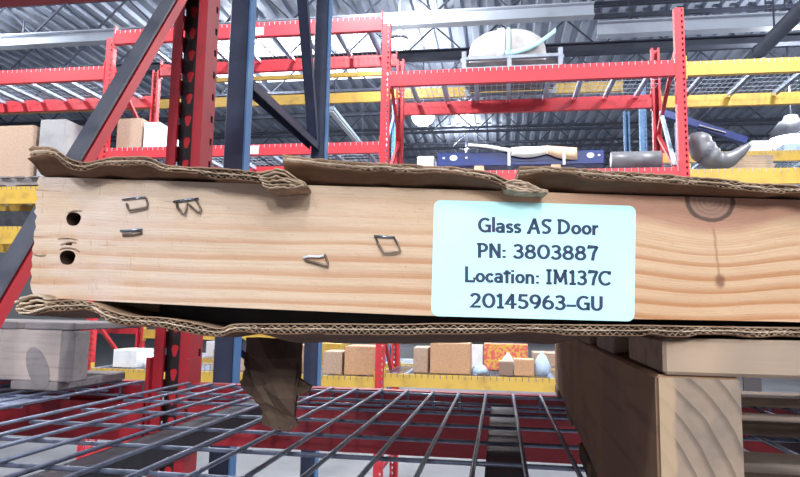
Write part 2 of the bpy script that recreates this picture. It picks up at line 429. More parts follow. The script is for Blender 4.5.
def deck(label, X0, X1, Y0, Y1, z, nsup, group=None, wire=None, sup=None, pitch=0.0508, r=0.0026, drop=0.035, single=False, sups=None):
    """wire deck on support channels, its wires hooked down over both beams; z = top of the wires"""
    t = thing('wire_deck', label, 'wire deck', (X0, Y0, z), group); wire = wire or GALVB; sup = sup or GALVB
    L, D = X1-X0, Y1-Y0; n = int(L/pitch)+1; k = 6 if single else 4
    pth = [(0, -0.004, -drop), (0, -0.004, -r), (0, 0.002, -r), (0, D-0.002, -r), (0, D+0.004, -r), (0, D+0.004, -drop)]
    nc = int(D/0.1016)+1
    if single:
        wmesh = MB().tube(pth, r, 8).mesh('wire', wire, True); cmesh = MB().tube([(0, 0, -2.9*r), (L, 0, -2.9*r)], r, 8).mesh('cross_wire', wire, True)
        for i in range(n): put('wire', wmesh, t, (i*L/(n-1), 0, 0))
        for i in range(nc): put('cross_wire', cmesh, t, (0, 0.01+i*(D-0.02)/(nc-1), 0))
        for zz in (-drop*0.95,):
            for yy in (-0.004-r*1.8, D+0.004+r*1.8): put('cross_wire', cmesh, t, (0, yy, zz+2.9*r))
    else:
        m = MB()
        for i in range(n): m.tube([(a+i*L/(n-1), b, c) for a, b, c in pth], r, k)
        for i in range(nc): m.tube([(0, 0.01+i*(D-0.02)/(nc-1), -2.6*r), (L, 0.01+i*(D-0.02)/(nc-1), -2.6*r)], r, k)
        tag(m.obj('wire_mesh', wire, t), kind='stuff')
    sm = None
    for i in range(nsup):
        xx = sups[i]-X0 if sups else L*(i+0.5)/nsup
        if sm is None: sm = channel((0, 0.05, -r*4.4-0.0185), (0, D-0.05, -r*4.4-0.0185), 0.04, 0.03).mesh('support_channel', sup)
        put('support_channel', sm, t, (xx, 0, 0))
    return t

# ------------------------------------------------------------------ our own rack: deck, rear beam, rear uprights
ZD = EYE-0.145                                   # top of the wires of the deck the pallet stands on
YR = 1.232                                       # rear edge of that deck
XF = (P(165, 120, 1.25).x+P(205, 120, 1.25).x)/2  # centre of the upright frame beside the pallet
# brace line of the frame: lies in the frame's Y-Z plane
a, b = PX(165, 2, XF-0.014), PX(38, 211, XF-0.014)
dz = (a.z-b.z)/(a.y-b.y)
ya, yb = 1.245, 0.20
za, zb = a.z+(ya-a.y)*dz, a.z+(yb-a.y)*dz
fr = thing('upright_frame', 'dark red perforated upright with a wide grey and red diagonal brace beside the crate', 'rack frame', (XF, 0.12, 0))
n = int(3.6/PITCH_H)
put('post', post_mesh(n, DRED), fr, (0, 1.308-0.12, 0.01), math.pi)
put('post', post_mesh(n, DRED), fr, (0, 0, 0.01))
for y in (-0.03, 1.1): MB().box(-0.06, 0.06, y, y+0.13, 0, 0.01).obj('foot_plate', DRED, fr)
d = Vector((0, ya-yb, za-zb)).normalized(); nrm = Vector((0, -d.z, d.y))   # upper-front normal
p, q = Vector((0, yb-0.12, zb)), Vector((0, ya-0.12, za))
br = MB()
br.bar(p-nrm*0.0105, q-nrm*0.0105, 0.028, 0.020, nrm)
tag(br.obj('brace', RED, fr), 'red diagonal channel of the frame')
br = fr.children[-1]
f2 = MB(); f2.bar(p+nrm*0.002, q+nrm*0.002, 0.028, 0.005, nrm)
tag(f2.obj('brace_face', GREYB, br), 'dusty grey face of the diagonal brace')
# perforated web blackened as shade inside the post; red strip added as lit slots
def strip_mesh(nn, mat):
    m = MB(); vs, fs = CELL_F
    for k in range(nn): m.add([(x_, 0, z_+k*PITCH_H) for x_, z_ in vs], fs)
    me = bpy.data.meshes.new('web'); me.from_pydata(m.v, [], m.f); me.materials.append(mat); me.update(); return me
tag(put('web', strip_mesh(n, INSHADE), fr, (0, 1.302-0.12, 0.01), math.pi), 'web with keyhole slots, coloured black for the shade inside the post')
MB().box(-0.036, 0.036, 1.3045-0.12, 1.306-0.12, 0.02, 0.01+n*PITCH_H).obj('lit_slot_strip', RED, fr)  # added strip standing in for lit red seen through the slots
# frame at the other end of our bay
t = frame('dark red upright frame at the far end of the crate\'s shelf bay', XF+2.52, 0.12, 1.308, 3.6, DRED, zig(0.12, 1.308, 0.3, 3.4, 1.0))
# rear and front beams of our bay and of the bay to the left
BH = 0.117
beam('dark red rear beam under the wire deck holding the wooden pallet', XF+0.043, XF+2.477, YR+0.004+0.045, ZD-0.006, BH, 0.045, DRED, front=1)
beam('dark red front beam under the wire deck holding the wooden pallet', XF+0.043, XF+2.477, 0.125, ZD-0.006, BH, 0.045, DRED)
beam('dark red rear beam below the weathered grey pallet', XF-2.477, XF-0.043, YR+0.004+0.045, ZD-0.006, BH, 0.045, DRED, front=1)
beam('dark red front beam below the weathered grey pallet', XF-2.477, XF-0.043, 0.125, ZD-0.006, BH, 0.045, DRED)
beam('dark red upper rear beam high above the weathered grey pallet', XF-2.477, XF-0.043, YR+0.049, P(80, -9, 1.23).z+BH, BH, 0.045, DRED, front=1)
xs = PZ(503, 430, ZD-0.03).x
deck('galvanised wire deck under the wooden pallet and crate', XF+0.05, XF+1.235, 0.13, YR, ZD, 3, wire=GALV, sup=DGALV, pitch=0.0485, r=0.0025, single=True, sups=[-0.42, xs, 0.42])
deck('galvanised wire deck next to the pallet\'s deck at the bay\'s far end', XF+1.25, XF+2.47, 0.13, YR, ZD, 3, wire=GALV, sup=DGALV, pitch=0.0485, r=0.0025)
deck('galvanised wire deck under the weathered grey pallet', XF-1.25, XF-0.05, 0.13, YR, ZD, 3, wire=GALV, sup=DGALV, pitch=0.0485, r=0.0025, single=True)
deck('galvanised wire deck beyond the weathered grey pallet\'s deck', XF-2.47, XF-1.265, 0.13, YR, ZD, 3, wire=GALV, sup=DGALV, pitch=0.0485, r=0.0025)
t = frame('dark red upright frame at the end of the weathered pallet\'s bay', XF-2.52, 0.12, 1.308, 3.6, DRED, zig(0.12, 1.308, 0.3, 3.4, 1.0))

# ------------------------------------------------------------------ pallet under the crate (rack-aligned)
PF = 0.300                                       # front face of the pallet, Y
a = P(656, 375, PF); b_ = P(741, 375, PF); ztop = P(690, 338, PF).z
SX0, SX1 = a.x, b_.x; SZ1 = a.z; SW = SX1-SX0
SH = SZ1-(ZD+0.0001+0.016); PLEN = 0.98; PWID = 0.92
pal = thing('wooden_pallet', 'tan wooden stringer pallet with stained end grain carrying the crate', 'pallet', (SX0, PF, ZD))
L0 = lambda wx, wy, wz: (wx-SX0, wy-PF, wz-ZD)
sth = SZ1-ZD
pal.rotation_euler.z = -R(2.2)
stm = MB().box(0, SW, 0.0012, PLEN, 0.0162, sth, 0.0015).mesh('stringer', PAL_Y)
ste = MB().box(0.001, SW-0.001, 0, 0.0016, 0.0172, sth-0.001).mesh('end_face', PAL_E)
for i, xx in enumerate((0, (PWID-SW)/2, PWID-SW)):
    o = put('stringer', stm, pal, (xx, 0, 0))
    e = put('end_face', ste, o)
    e.location = (0, 0, 0)
TH = ztop-SZ1
nb = 7; bw_ = 0.095; 
for i in range(nb):
    y0 = i*(PLEN-bw_)/(nb-1)
    x_off = (0.003 if i == 0 else random.uniform(-0.004, 0.003))
    bb = MB().box(x_off, PWID+random.uniform(-0.004, 0.004), y0-(0.001 if i == 0 else 0), y0+bw_, sth+0.0003, sth+TH-random.uniform(0, 0.001), 0.0015)
    bb.obj('deck_board', PAL_X, pal)
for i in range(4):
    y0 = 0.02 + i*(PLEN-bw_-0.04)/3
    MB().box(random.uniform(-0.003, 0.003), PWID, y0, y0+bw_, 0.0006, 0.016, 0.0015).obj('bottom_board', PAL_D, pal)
for zz in (0.05, 0.075):
    MB().tube([(0.4*SW, 0.002, zz-0.02), (0.4*SW, -0.0006, zz-0.02)], 0.002, 6).obj('nail_head', RUST, pal)

bpy.context.view_layer.update()
tq = [pal.matrix_world.inverted() @ P(x_, y_, 0.36) for x_, y_ in ((744, 391), (761, 373))]
tag(MB().box(tq[0].x, tq[1].x, tq[0].y, tq[0].y+0.0015, tq[0].z, sth+0.0002).obj('paper_tag', WHITEM, pal), 'small white tag hanging below the deck boards')
# weathered pallet in the next bay
q0, q1 = P(103, 337, 1.02), P(88, 337, 1.02)
wp = thing('wooden_pallet', 'weathered grey wooden pallet with a knotted side stringer, on the neighbouring deck', 'pallet', (min(q0.x, XF-0.055), 1.02-0.0, ZD))
hs = 0.088; Wd = 1.0
def pl(x0, x1, y0, y1, z0, z1, nm, mt): return MB().box(x0, x1, y0, y1, z0, z1, 0.002).obj(nm, mt, wp)
for i in range(3):
    e_ = -0.14 if i else 0.0
    pl(-Wd, -0.028+e_, i*0.085, i*0.085+0.038, 0.0165, 0.0165+hs, 'stringer', OLDP)
    pl(-0.0275+e_, -0.0005+e_, i*0.085-0.002, i*0.085+0.040, 0.0165, 0.0165+hs-0.001, 'end_block', OLDE)
for i in range(9):
    xx = -0.10-i*0.112
    pl(xx, xx+0.098, -0.002, 0.208, 0.0168+hs, 0.0168+hs+0.013, 'deck_board', OLDE)
for i in range(4):
    xx = -0.12-i*0.29; pl(xx, xx+0.09, 0.0, 0.207, 0.0006, 0.0162, 'bottom_board', OLDE)
# knot on its side
kp = P(38, 368, 1.02)
kn = MB(); ring = []
for j in range(3):
    s_ = 1-j*0.3
    ring.append([Vector((kp.x-wp.location.x + 0.028*s_*math.cos(t_)*(0.75) + 0.012*s_*math.sin(t_)*-1, -0.0012-0.0008*j, kp.z-ZD+0.036*s_*math.sin(t_))) for t_ in [2*math.pi*i/18 for i in range(19)]])
kn.grid(ring); kn.add(ring[-1][:-1], [tuple(range(18))])
tag(kn.obj('knot', OLDE, wp), 'dark oval knot')
# pale sheet tucked under the wires of the neighbouring deck
rows = []
for i in range(10):
    rows.append([Vector((XF-0.09-0.9*j/12, 0.74+i*0.033, ZD-0.0138+0.0002*math.sin(j*0.9+i*0.5))) for j in range(13)])
sh = MB().slab(rows, (0, 0, 0.0018)).obj('foam_sheet', LILAC, smooth=True)
tag(sh, 'pale lilac foam sheet slung beneath the weathered pallet\'s wire deck', 'foam sheet')

# ------------------------------------------------------------------ the crate (board, cardboard, staples, label)
CD = 0.286; CR = 0.018                            # distance and sideways lean of the crate
cu = rgt_h*math.cos(CR) - Vector((0, 0, 1))*math.sin(CR); cv = rgt_h*math.sin(CR)+Vector((0, 0, 1))*math.cos(CR); cw = fwd_h
CO = CAMP + fwd_h*CD
CM = Matrix((cu, cw, cv)).transposed().to_4x4(); CM.translation = CO   # local axes: x along, y depth, z up
def cl(px, py, wd=0.0):
    d_ = ray(px, py); t_ = (CD+wd)/d_.dot(fwd_h); p_ = CAMP+d_*t_-CO
    return Vector((p_.dot(cu), p_.dot(cw), p_.dot(cv)))
crate = thing('packing_crate', 'pine and cardboard packing crate with torn flaps, staples and a printed white label', 'crate')
crate.matrix_world = CM
TL, BL = cl(39, 177), cl(33, 297)
TRr = cl(800, 200); BRr = cl(800, 322)
UR = TRr.x + 0.10                                 # the board runs on past the frame
def tz(u): return TL.z + (TRr.z-TL.z)*(u-TL.x)/(TRr.x-TL.x)
def bz(u):
    pts = [cl(x_, y_) for x_, y_ in ((33, 297), (120, 302), (240, 308), (430, 316), (635, 319), (800, 322))]
    if u <= pts[0].x: return pts[0].z
    for p_, q_ in zip(pts, pts[1:]):
        if u <= q_.x: return p_.z+(q_.z-p_.z)*(u-p_.x)/(q_.x-p_.x)
    return pts[-1].z
KP = cl(710, 201); KNOT = (KP.x, KP.z); PN_ = cl(720, 281); PIN = (PN_.x, PN_.z); BOARD_TOP = (TL.z+TRr.z)/2
PINE = pine()
# board outline, jagged sawn left end
left = [(39,177), (37,182), (39,187), (35.5,190), (36,195), (38,199), (35,203), (36,208), (34,212), (37,216), (35,221), (36,227), (34,232), (33.5,238), (34.5,243), (32,249), (33,254), (31.5,260), (32.5,266), (30.5,271), (32,277), (30,283), (31,289), (33,294), (36,298)]
out = [(cl(x_, y_).x, cl(x_, y_).z) for x_, y_ in left]
nU = 24
out += [(u, bz(u)) for u in [out[-1][0]+(UR-out[-1][0])*i/nU for i in range(1, nU+1)]]
out += [(u, tz(u)+random.uniform(-0.00015, 0.00015)) for u in [UR-(UR-out[0][0])*i/nU for i in range(0, nU)]]
bd = MB().prism(out, 0.0, 0.038).obj('front_board', PINE, crate)
bd.data.materials.append(HOLE)
# bore the two screw holes into the board
def bore(px, py, r, dep):
    c = cl(px, py); m = MB(); n_ = 20
    pts = [Vector((c.x+(r*(1+0.06*math.sin(3*t_)))*math.cos(t_), -0.002, c.z+r*(1+0.06*math.cos(2*t_))*math.sin(t_))) for t_ in [2*math.pi*i/n_ for i in range(n_)]]
    m.add(pts+[Vector((p_.x, dep, p_.z)) for p_ in pts], [tuple(range(n_)), tuple(range(2*n_-1, n_-1, -1))]+[(i, (i+1) % n_, n_+(i+1) % n_, n_+i) for i in range(n_)])
    me = m.mesh('cutter', HOLE); return put('cutter', me, crate)
for (px_, py_, r_) in ((73.5, 219, 0.0033), (67.5, 257.5, 0.0035), (69, 243, 0.0016)):
    ct = bore(px_, py_, r_, 0.022 if r_ > 0.002 else 0.003)
    md = bd.modifiers.new('b', 'BOOLEAN'); md.operation = 'DIFFERENCE'; md.object = ct; md.solver = 'EXACT'
    bpy.context.view_layer.update()
    dg = bpy.context.evaluated_depsgraph_get(); nm = bpy.data.meshes.new_from_object(bd.evaluated_get(dg))
    bd.modifiers.clear(); bd.data = nm; bpy.data.objects.remove(ct)
bd.data.name = 'front_board'
# splinters curled up round the lower hole
def splinter(pts, wid):
    m = MB(); A = [cl(*p_) for p_ in pts]; n_ = len(A); rows = [[], []]
    for i, c in enumerate(A):
        h_ = wid*math.sin(math.pi*(i+0.6)/(n_+0.2)); out_ = -0.0006-0.0012*math.sin(math.pi*i/(n_-1))
        rows[0].append(c+Vector((0, out_, h_/2))); rows[1].append(c+Vector((0, out_*0.3, -h_/2)))
    m.slab(rows, (0, 0.0005, 0)); m.obj('splinter', PINE, crate, True)
splinter([(60, 250), (64, 247.5), (70, 247), (76, 248.5), (80, 252)], 0.0014)
splinter([(61, 245), (66, 242.5), (72, 241.5), (77, 243)], 0.0012)
splinter([(58, 239), (64, 238), (71, 238), (78, 240)], 0.0008)
splinter([(34, 254), (40, 254.5), (46, 255)], 0.0018)
splinter([(68, 213), (75, 210.5), (82, 211)], 0.0007)
# rest of the carcass behind the front board: side rail, back rail, door panel, dark to give the gap under the board its shade
BD = 0.95  # depth stretched so the crate's unseen back shades the deck
zt = lambda u: tz(u); 
MB().prism([(TL.x+0.012, bz(TL.x)-0.0018), (TL.x+0.045, bz(TL.x+0.045)-0.0045), (TL.x+0.045, tz(TL.x)-0.0005), (TL.x+0.012, tz(TL.x)-0.0005)], 0.0385, BD-0.039).obj('side_rail', PINE, crate)
MB().prism([(TL.x+0.012, bz(TL.x)), (UR, bz(UR)), (UR, tz(UR)-0.0005), (TL.x+0.012, tz(TL.x)-0.0005)], BD-0.0385, BD).obj('back_rail', PINE, crate)
MB().prism([(UR-0.034, bz(UR)+0.001), (UR, bz(UR)+0.001), (UR, tz(UR)-0.0005), (UR-0.034, tz(UR)-0.0005)], 0.0385, BD-0.039).obj('side_rail', PINE, crate)
BSHEET = [(16,301), (30,306), (42,305), (55,301), (75,300), (90,302), (105,309), (118,313), (132,316), (160,317), (188,321.5), (219,328), (233,324), (260,323.5), (340,323.5), (400,324), (443,323), (534,324), (637,325), (720,326.5), (800,327.6), (880,328.2), (940,328.8)]
bp_ = [cl(x_, y_, -0.010) for x_, y_ in BSHEET if x_ > 130]
MB().prism([(TL.x+0.046, bz(TL.x+0.046)-0.005)]+[(p_.x, p_.z-0.002) for p_ in bp_]+[(UR-0.035, bp_[-1].z-0.002), (UR-0.035, tz(UR)-0.006), (TL.x+0.046, tz(TL.x)-0.006)], 0.0385, BD-0.039).obj('inner_panel', DGALV, crate)

def interp(pts, t):
    """Catmull-Rom through 2D points, t in 0..1 by index"""
    n_ = len(pts)-1; f = max(0, min(n_-1e-6, t*n_)); i = int(f); f -= i
    g = lambda k: Vector(pts[max(0, min(n_, k))])
    p0, p1, p2, p3 = g(i-1), g(i), g(i+1), g(i+2)
    return 0.5*((2*p1)+(-p0+p2)*f+(2*p0-5*p1+4*p2-p3)*f*f+(-p0+3*p1-3*p2+p3)*f**3)
def corrugated(name, edge, wedge, th, depth_fn, wave=0.0034, plies=2, rag=0.0016, crushed=0.45):
    """corrugated sheet: liners and zig-zag fluting. edge = pixel points of its upper front edge at depth wedge;
    depth_fn(u, z, s) -> list of (y, z) going back from the front edge"""
    # resample edge by arc length in crate-local u
    P0 = [cl(px_, py_, wedge) for px_, py_ in edge]; P2 = [(p_.x, p_.z) for p_ in P0]
    N = 400; C = [interp(P2, i/N) for i in range(N+1)]
    ln = [0]
    for a_, b_2 in zip(C, C[1:]): ln.append(ln[-1]+(b_2-a_).length)
    Lt = ln[-1]
    def at(s):
        s = max(0, min(Lt, s)); lo, hi = 0, N
        while hi-lo > 1:
            md_ = (lo+hi)//2
            if ln[md_] <= s: lo = md_
            else: hi = md_
        f = (s-ln[lo])/max(1e-9, ln[hi]-ln[lo]); return C[lo].lerp(C[hi], f)
    rnd = random.Random(int(edge[0][0]*31+edge[0][1]*7))
    rg = [rnd.uniform(-1, 1) for _ in range(600)]
    def ragf(s, k): 
        f = s/0.0022+k*37.3; i = int(f); f -= i; return (rg[i % 600]*(1-f)+rg[(i+1) % 600]*f)*rag
    part = thing_part(name)
    ts = 0.0005
    def crush(s):                # local thickness of the sheet, 1 = uncrushed
        f = s/0.011; i = int(f); f -= i; f = f*f*(3-2*f); return 1-max(0.0, rg[(i*3+11) % 600]*(1-f)+rg[(i*3+14) % 600]*f)*crushed
    def ribbon(zoff, k, thick, ns, zig=None):
        rows = []
        for i in range(ns+1):
            s = Lt*i/ns; e = at(s); zz = zoff*crush(s)
            prof_ = depth_fn(e.x, e.y, s/Lt); r_ = []
            for j, (yy, z_) in enumerate(prof_):
                jit = ragf(s, k)*(1.0 if j == 0 else 0.0)
                r_.append(Vector((e.x, yy+jit, z_+zz)))
            rows.append(r_)
        return MB().slab(rows, (0, 0, -thick))
    ply = th/plies
    ns = max(40, int(Lt/0.0022))
    for k in range(plies+1):
        m = ribbon(-k*ply + (0 if k == 0 else 0), k, ts, ns)
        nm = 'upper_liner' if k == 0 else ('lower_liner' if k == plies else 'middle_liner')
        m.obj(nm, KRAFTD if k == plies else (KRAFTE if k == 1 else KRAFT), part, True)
    for k in range(plies):
        wv = wave*(1.0 if k == 0 else 0.78); nw = int(Lt/wv); nf = nw*4
        zf = lambda i, k=k: -k*ply-ts - (ply-ts*1.6)*(0.5-0.5*math.cos(i*math.pi/2+0.5))
        rows = []
        m = MB(); 
        for i in range(nf+1):
            s = Lt*i/nf; e = at(s); prof_ = depth_fn(e.x, e.y, s/Lt)[:3]
            rows.append([Vector((e.x, yy+(ragf(s, k+5)*0.8+0.0004 if j == 0 else 0), z_+zf(i)*crush(s)+ragf(s, k+9)*0.12)) for j, (yy, z_) in enumerate(prof_)])
        m.slab(rows, (0, 0, -ts*0.8)); m.obj('fluting', FLUTE, part)
    return part
def thing_part(name):
    o = bpy.data.objects.new(name, None); COL.objects.link(o); o.parent = crate; o.empty_display_size = 0.02; return o

TCK = 0.0042
def top_prof(over, rise=0.0):
    def f(u, z, s):
        z1 = tz(u)+TCK+0.0005                       # upper face where the sheet lies on the board
        return [(-over, z), (-over*0.72, z+(z1-z)*0.20), (-over*0.45, z+(z1-z)*0.50), (-over*0.18, z+(z1-z)*0.85), (0.006, z1), (0.05, z1), (BD, z1)]
    return f
OV = 0.0125
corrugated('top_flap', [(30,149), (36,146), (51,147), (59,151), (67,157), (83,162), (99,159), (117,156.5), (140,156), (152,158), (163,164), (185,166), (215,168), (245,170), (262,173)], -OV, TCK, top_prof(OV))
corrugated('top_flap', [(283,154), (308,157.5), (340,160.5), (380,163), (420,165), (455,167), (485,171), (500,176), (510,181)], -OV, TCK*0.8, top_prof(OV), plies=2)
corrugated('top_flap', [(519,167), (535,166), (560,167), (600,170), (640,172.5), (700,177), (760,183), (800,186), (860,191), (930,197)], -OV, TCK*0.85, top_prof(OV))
# crushed, folded-over corners between the flaps
def crumple(pts_top, pts_bot, w0, w1, mat, nm='torn_corner', lay=4, th=0.0007):
    part = thing_part(nm); rnd = random.Random(len(pts_top)*7+int(pts_top[0][0]))
    for k in range(lay):
        f = k/(lay-1); rows = []
        for j in range(4):
            row = []
            n_ = 12
            for i in range(n_+1):
                a_ = interp(pts_top, i/n_); b_2 = interp(pts_bot, i/n_); c_ = a_.lerp(b_2, f)
                wd = w0+(w1-w0)*j/3 + (rnd.uniform(-0.0015, 0.0015) if j == 0 else 0)
                L_ = cl(c_.x, c_.y, w0); row.append(Vector((L_.x+rnd.uniform(-1, 1)*0.0002, wd, L_.z+rnd.uniform(-1, 1)*0.0003)))
            rows.append(row)
        MB().slab(rows, (0, 0, -th)).obj('torn_layer', mat, part, True)
    return part
crumple([(256,172), (268,170), (280,168), (292,175), (305,182)], [(262,184), (270,187), (281,187), (292,186), (305,184)], -0.018, 0.002, FLUTE, lay=6)
crumple([(505,181), (515,179), (524,181), (536,186), (548,190)], [(507,188), (516,189.5), (526,190.5), (538,191), (548,191.5)], -0.012, 0.002, KRAFTE, lay=5)
crumple([(14,302), (24,297), (36,294), (44,299)], [(18,312), (26,312), (36,310), (46,306)], -0.012, 0.01, KRAFTE, lay=4)

def bot_prof(u, z, s):
    """bottom sheet: sags behind its front edge where no pallet board carries it"""
    uA, uB = cl(225, 330).x, cl(585, 330).x
    f = max(0.0, min(1.0, (u-uA)/0.03))*max(0.0, min(1.0, (uB+0.02-u)/0.03)); f = f*f*(3-2*f)
    sg = z - 0.0055*f - (0.0018 if u < uA else 0)
    zr = min(z, bz(u)-0.001)
    sg = min(sg, zr)
    return [(-0.010, z), (-0.004, z-0.0004), (0.004, z*0.7+sg*0.3), (0.03, sg), (0.065, sg-0.0012*f), (0.2, sg), (BD, sg+0.001*f)]
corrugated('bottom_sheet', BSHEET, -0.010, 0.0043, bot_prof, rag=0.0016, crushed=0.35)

# torn strip of board hanging from the bottom sheet
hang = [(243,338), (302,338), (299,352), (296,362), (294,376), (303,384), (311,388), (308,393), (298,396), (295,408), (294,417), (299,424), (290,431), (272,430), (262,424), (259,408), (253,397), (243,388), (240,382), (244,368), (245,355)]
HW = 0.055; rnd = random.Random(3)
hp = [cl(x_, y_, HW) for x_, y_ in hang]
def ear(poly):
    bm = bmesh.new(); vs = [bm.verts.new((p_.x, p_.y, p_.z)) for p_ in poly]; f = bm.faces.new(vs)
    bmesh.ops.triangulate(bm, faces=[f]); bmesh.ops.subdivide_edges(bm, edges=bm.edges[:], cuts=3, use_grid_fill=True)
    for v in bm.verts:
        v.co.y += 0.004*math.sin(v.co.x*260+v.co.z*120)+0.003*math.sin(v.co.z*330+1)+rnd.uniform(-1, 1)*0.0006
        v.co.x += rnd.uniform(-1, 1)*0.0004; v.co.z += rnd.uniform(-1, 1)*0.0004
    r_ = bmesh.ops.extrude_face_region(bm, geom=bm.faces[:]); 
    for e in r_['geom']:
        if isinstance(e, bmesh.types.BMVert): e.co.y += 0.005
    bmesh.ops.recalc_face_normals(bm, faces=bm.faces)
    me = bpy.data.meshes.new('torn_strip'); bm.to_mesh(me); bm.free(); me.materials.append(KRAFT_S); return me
tag(put('torn_strip', ear(hp), crate), 'shade-darkened torn strip of cardboard hanging below the crate')

# staples: bent wire bridges standing off the board; crowns coloured pale as lit from above
def staple(crown, legs, r, mat, w_out=0.004):
    m = MB()
    A, B = [cl(*c) for c in crown]
    def flatwire(pts): m.tube(pts, r, 6)
    for L_ in legs: flatwire([cl(x_, y_)+Vector((0, y_off, 0)) for x_, y_, y_off in L_])
    flatwire([A+Vector((0, -r, 0)), A.lerp(B, .5)+Vector((0, -r*1.6, 0)), B+Vector((0, -r, 0))])
    o = m.obj('staple', STEEL, crate, True); return o
def bent(nm, pts, r, mat):
    return MB().tube([cl(x_, y_)+Vector((0, o_, 0)) for x_, y_, o_ in pts], r, 7, 0.7).obj(nm, mat, crate, True)
o = thing_part('staple'); 
def st(partsl):
    for pts, r_, mt, nm in partsl:
        b2 = bent(nm, pts, r_, mt); b2.parent = o
st([([(123,200,-.0006), (134,198.5,-.0008), (146,197.5,-.0006)], .00062, STEEL, 'crown'), ([(126,202,.001), (128.5,207,-.0012), (131,211,-.0016), (139,209.5,-.0016), (148,207.5,-.0014), (148.5,204,-.001), (146.5,198.5,-.0004)], .0007, RUST, 'leg')])
o = thing_part('staple')
st([([(174,202,-.0006), (185,200.5,-.001), (199,199,-.0006)], .0008, STEEL, 'crown'), ([(177,203,0), (178.5,208,-.0012), (182,212,-.0018), (186,215,-.002), (187,209,-.0012), (187.5,203,-.0006), (191,206,-.001), (197,211,-.0018), (201,213,-.002), (202,210,-.0015), (199,204,-.001), (196,200,-.0005)], .0007, RUST, 'leg')])
o = thing_part('staple')
st([([(121,231,-.0006), (132,230.5,-.0008), (143,229.5,-.0006)], .00075, STEEL, 'crown'), ([(123.5,235,-.0005), (133,234.6,-.0007), (142.5,232.8,-.0005)], .0011, RUST, 'leg')])
o = thing_part('staple')
st([([(303,258,-.0005), (310,256.5,-.001), (318,257,-.0012), (324,256,-.0008)], .0009, WHITEM, 'crown'), ([(305,260.5,-.0004), (314,262.5,-.0012), (322,264.5,-.0018), (328.5,266.5,-.002), (328,262,-.0014), (325,255,-.0006)], .0008, RUST, 'leg')])
o = thing_part('staple')
st([([(374,236,-.0006), (384,237,-.0008), (395,237.5,-.0006)], .00075, STEEL, 'crown'), ([(375.5,237,0), (379,245,-.0012), (384,253,-.0018), (392,253,-.002), (400.5,251.8,-.0018), (398,244,-.0014), (394,238,-.0004)], .0007, RUST, 'leg')])

# the label
LT, LR, LB, LBL = cl(434, 200), cl(635.5, 206), cl(634, 321.5), cl(431, 316)
ex = (LR-LT)
def lab(sx, sy):                 # 0..1 across, 0..1 down
    return LT.lerp(LR, sx).lerp(LBL.lerp(LB, sx), sy)
rad_x, rad_y = 7/202, 7/116; o2 = []
for cx, cy, a0 in ((1-rad_x, rad_y, -90), (1-rad_x, 1-rad_y, 0), (rad_x, 1-rad_y, 90), (rad_x, rad_y, 180)):
    for k in range(7):
        a_ = R(a0+15*k); o2.append((cx+rad_x*math.cos(a_), cy+rad_y*math.sin(a_)))
lp = [lab(*p_) for p_ in o2]
lb = MB().prism([(p_.x, p_.z) for p_ in lp], -0.0004, -0.0001).obj('label', LABELM, crate)
tag(lb, 'white rounded label printed in navy letters')

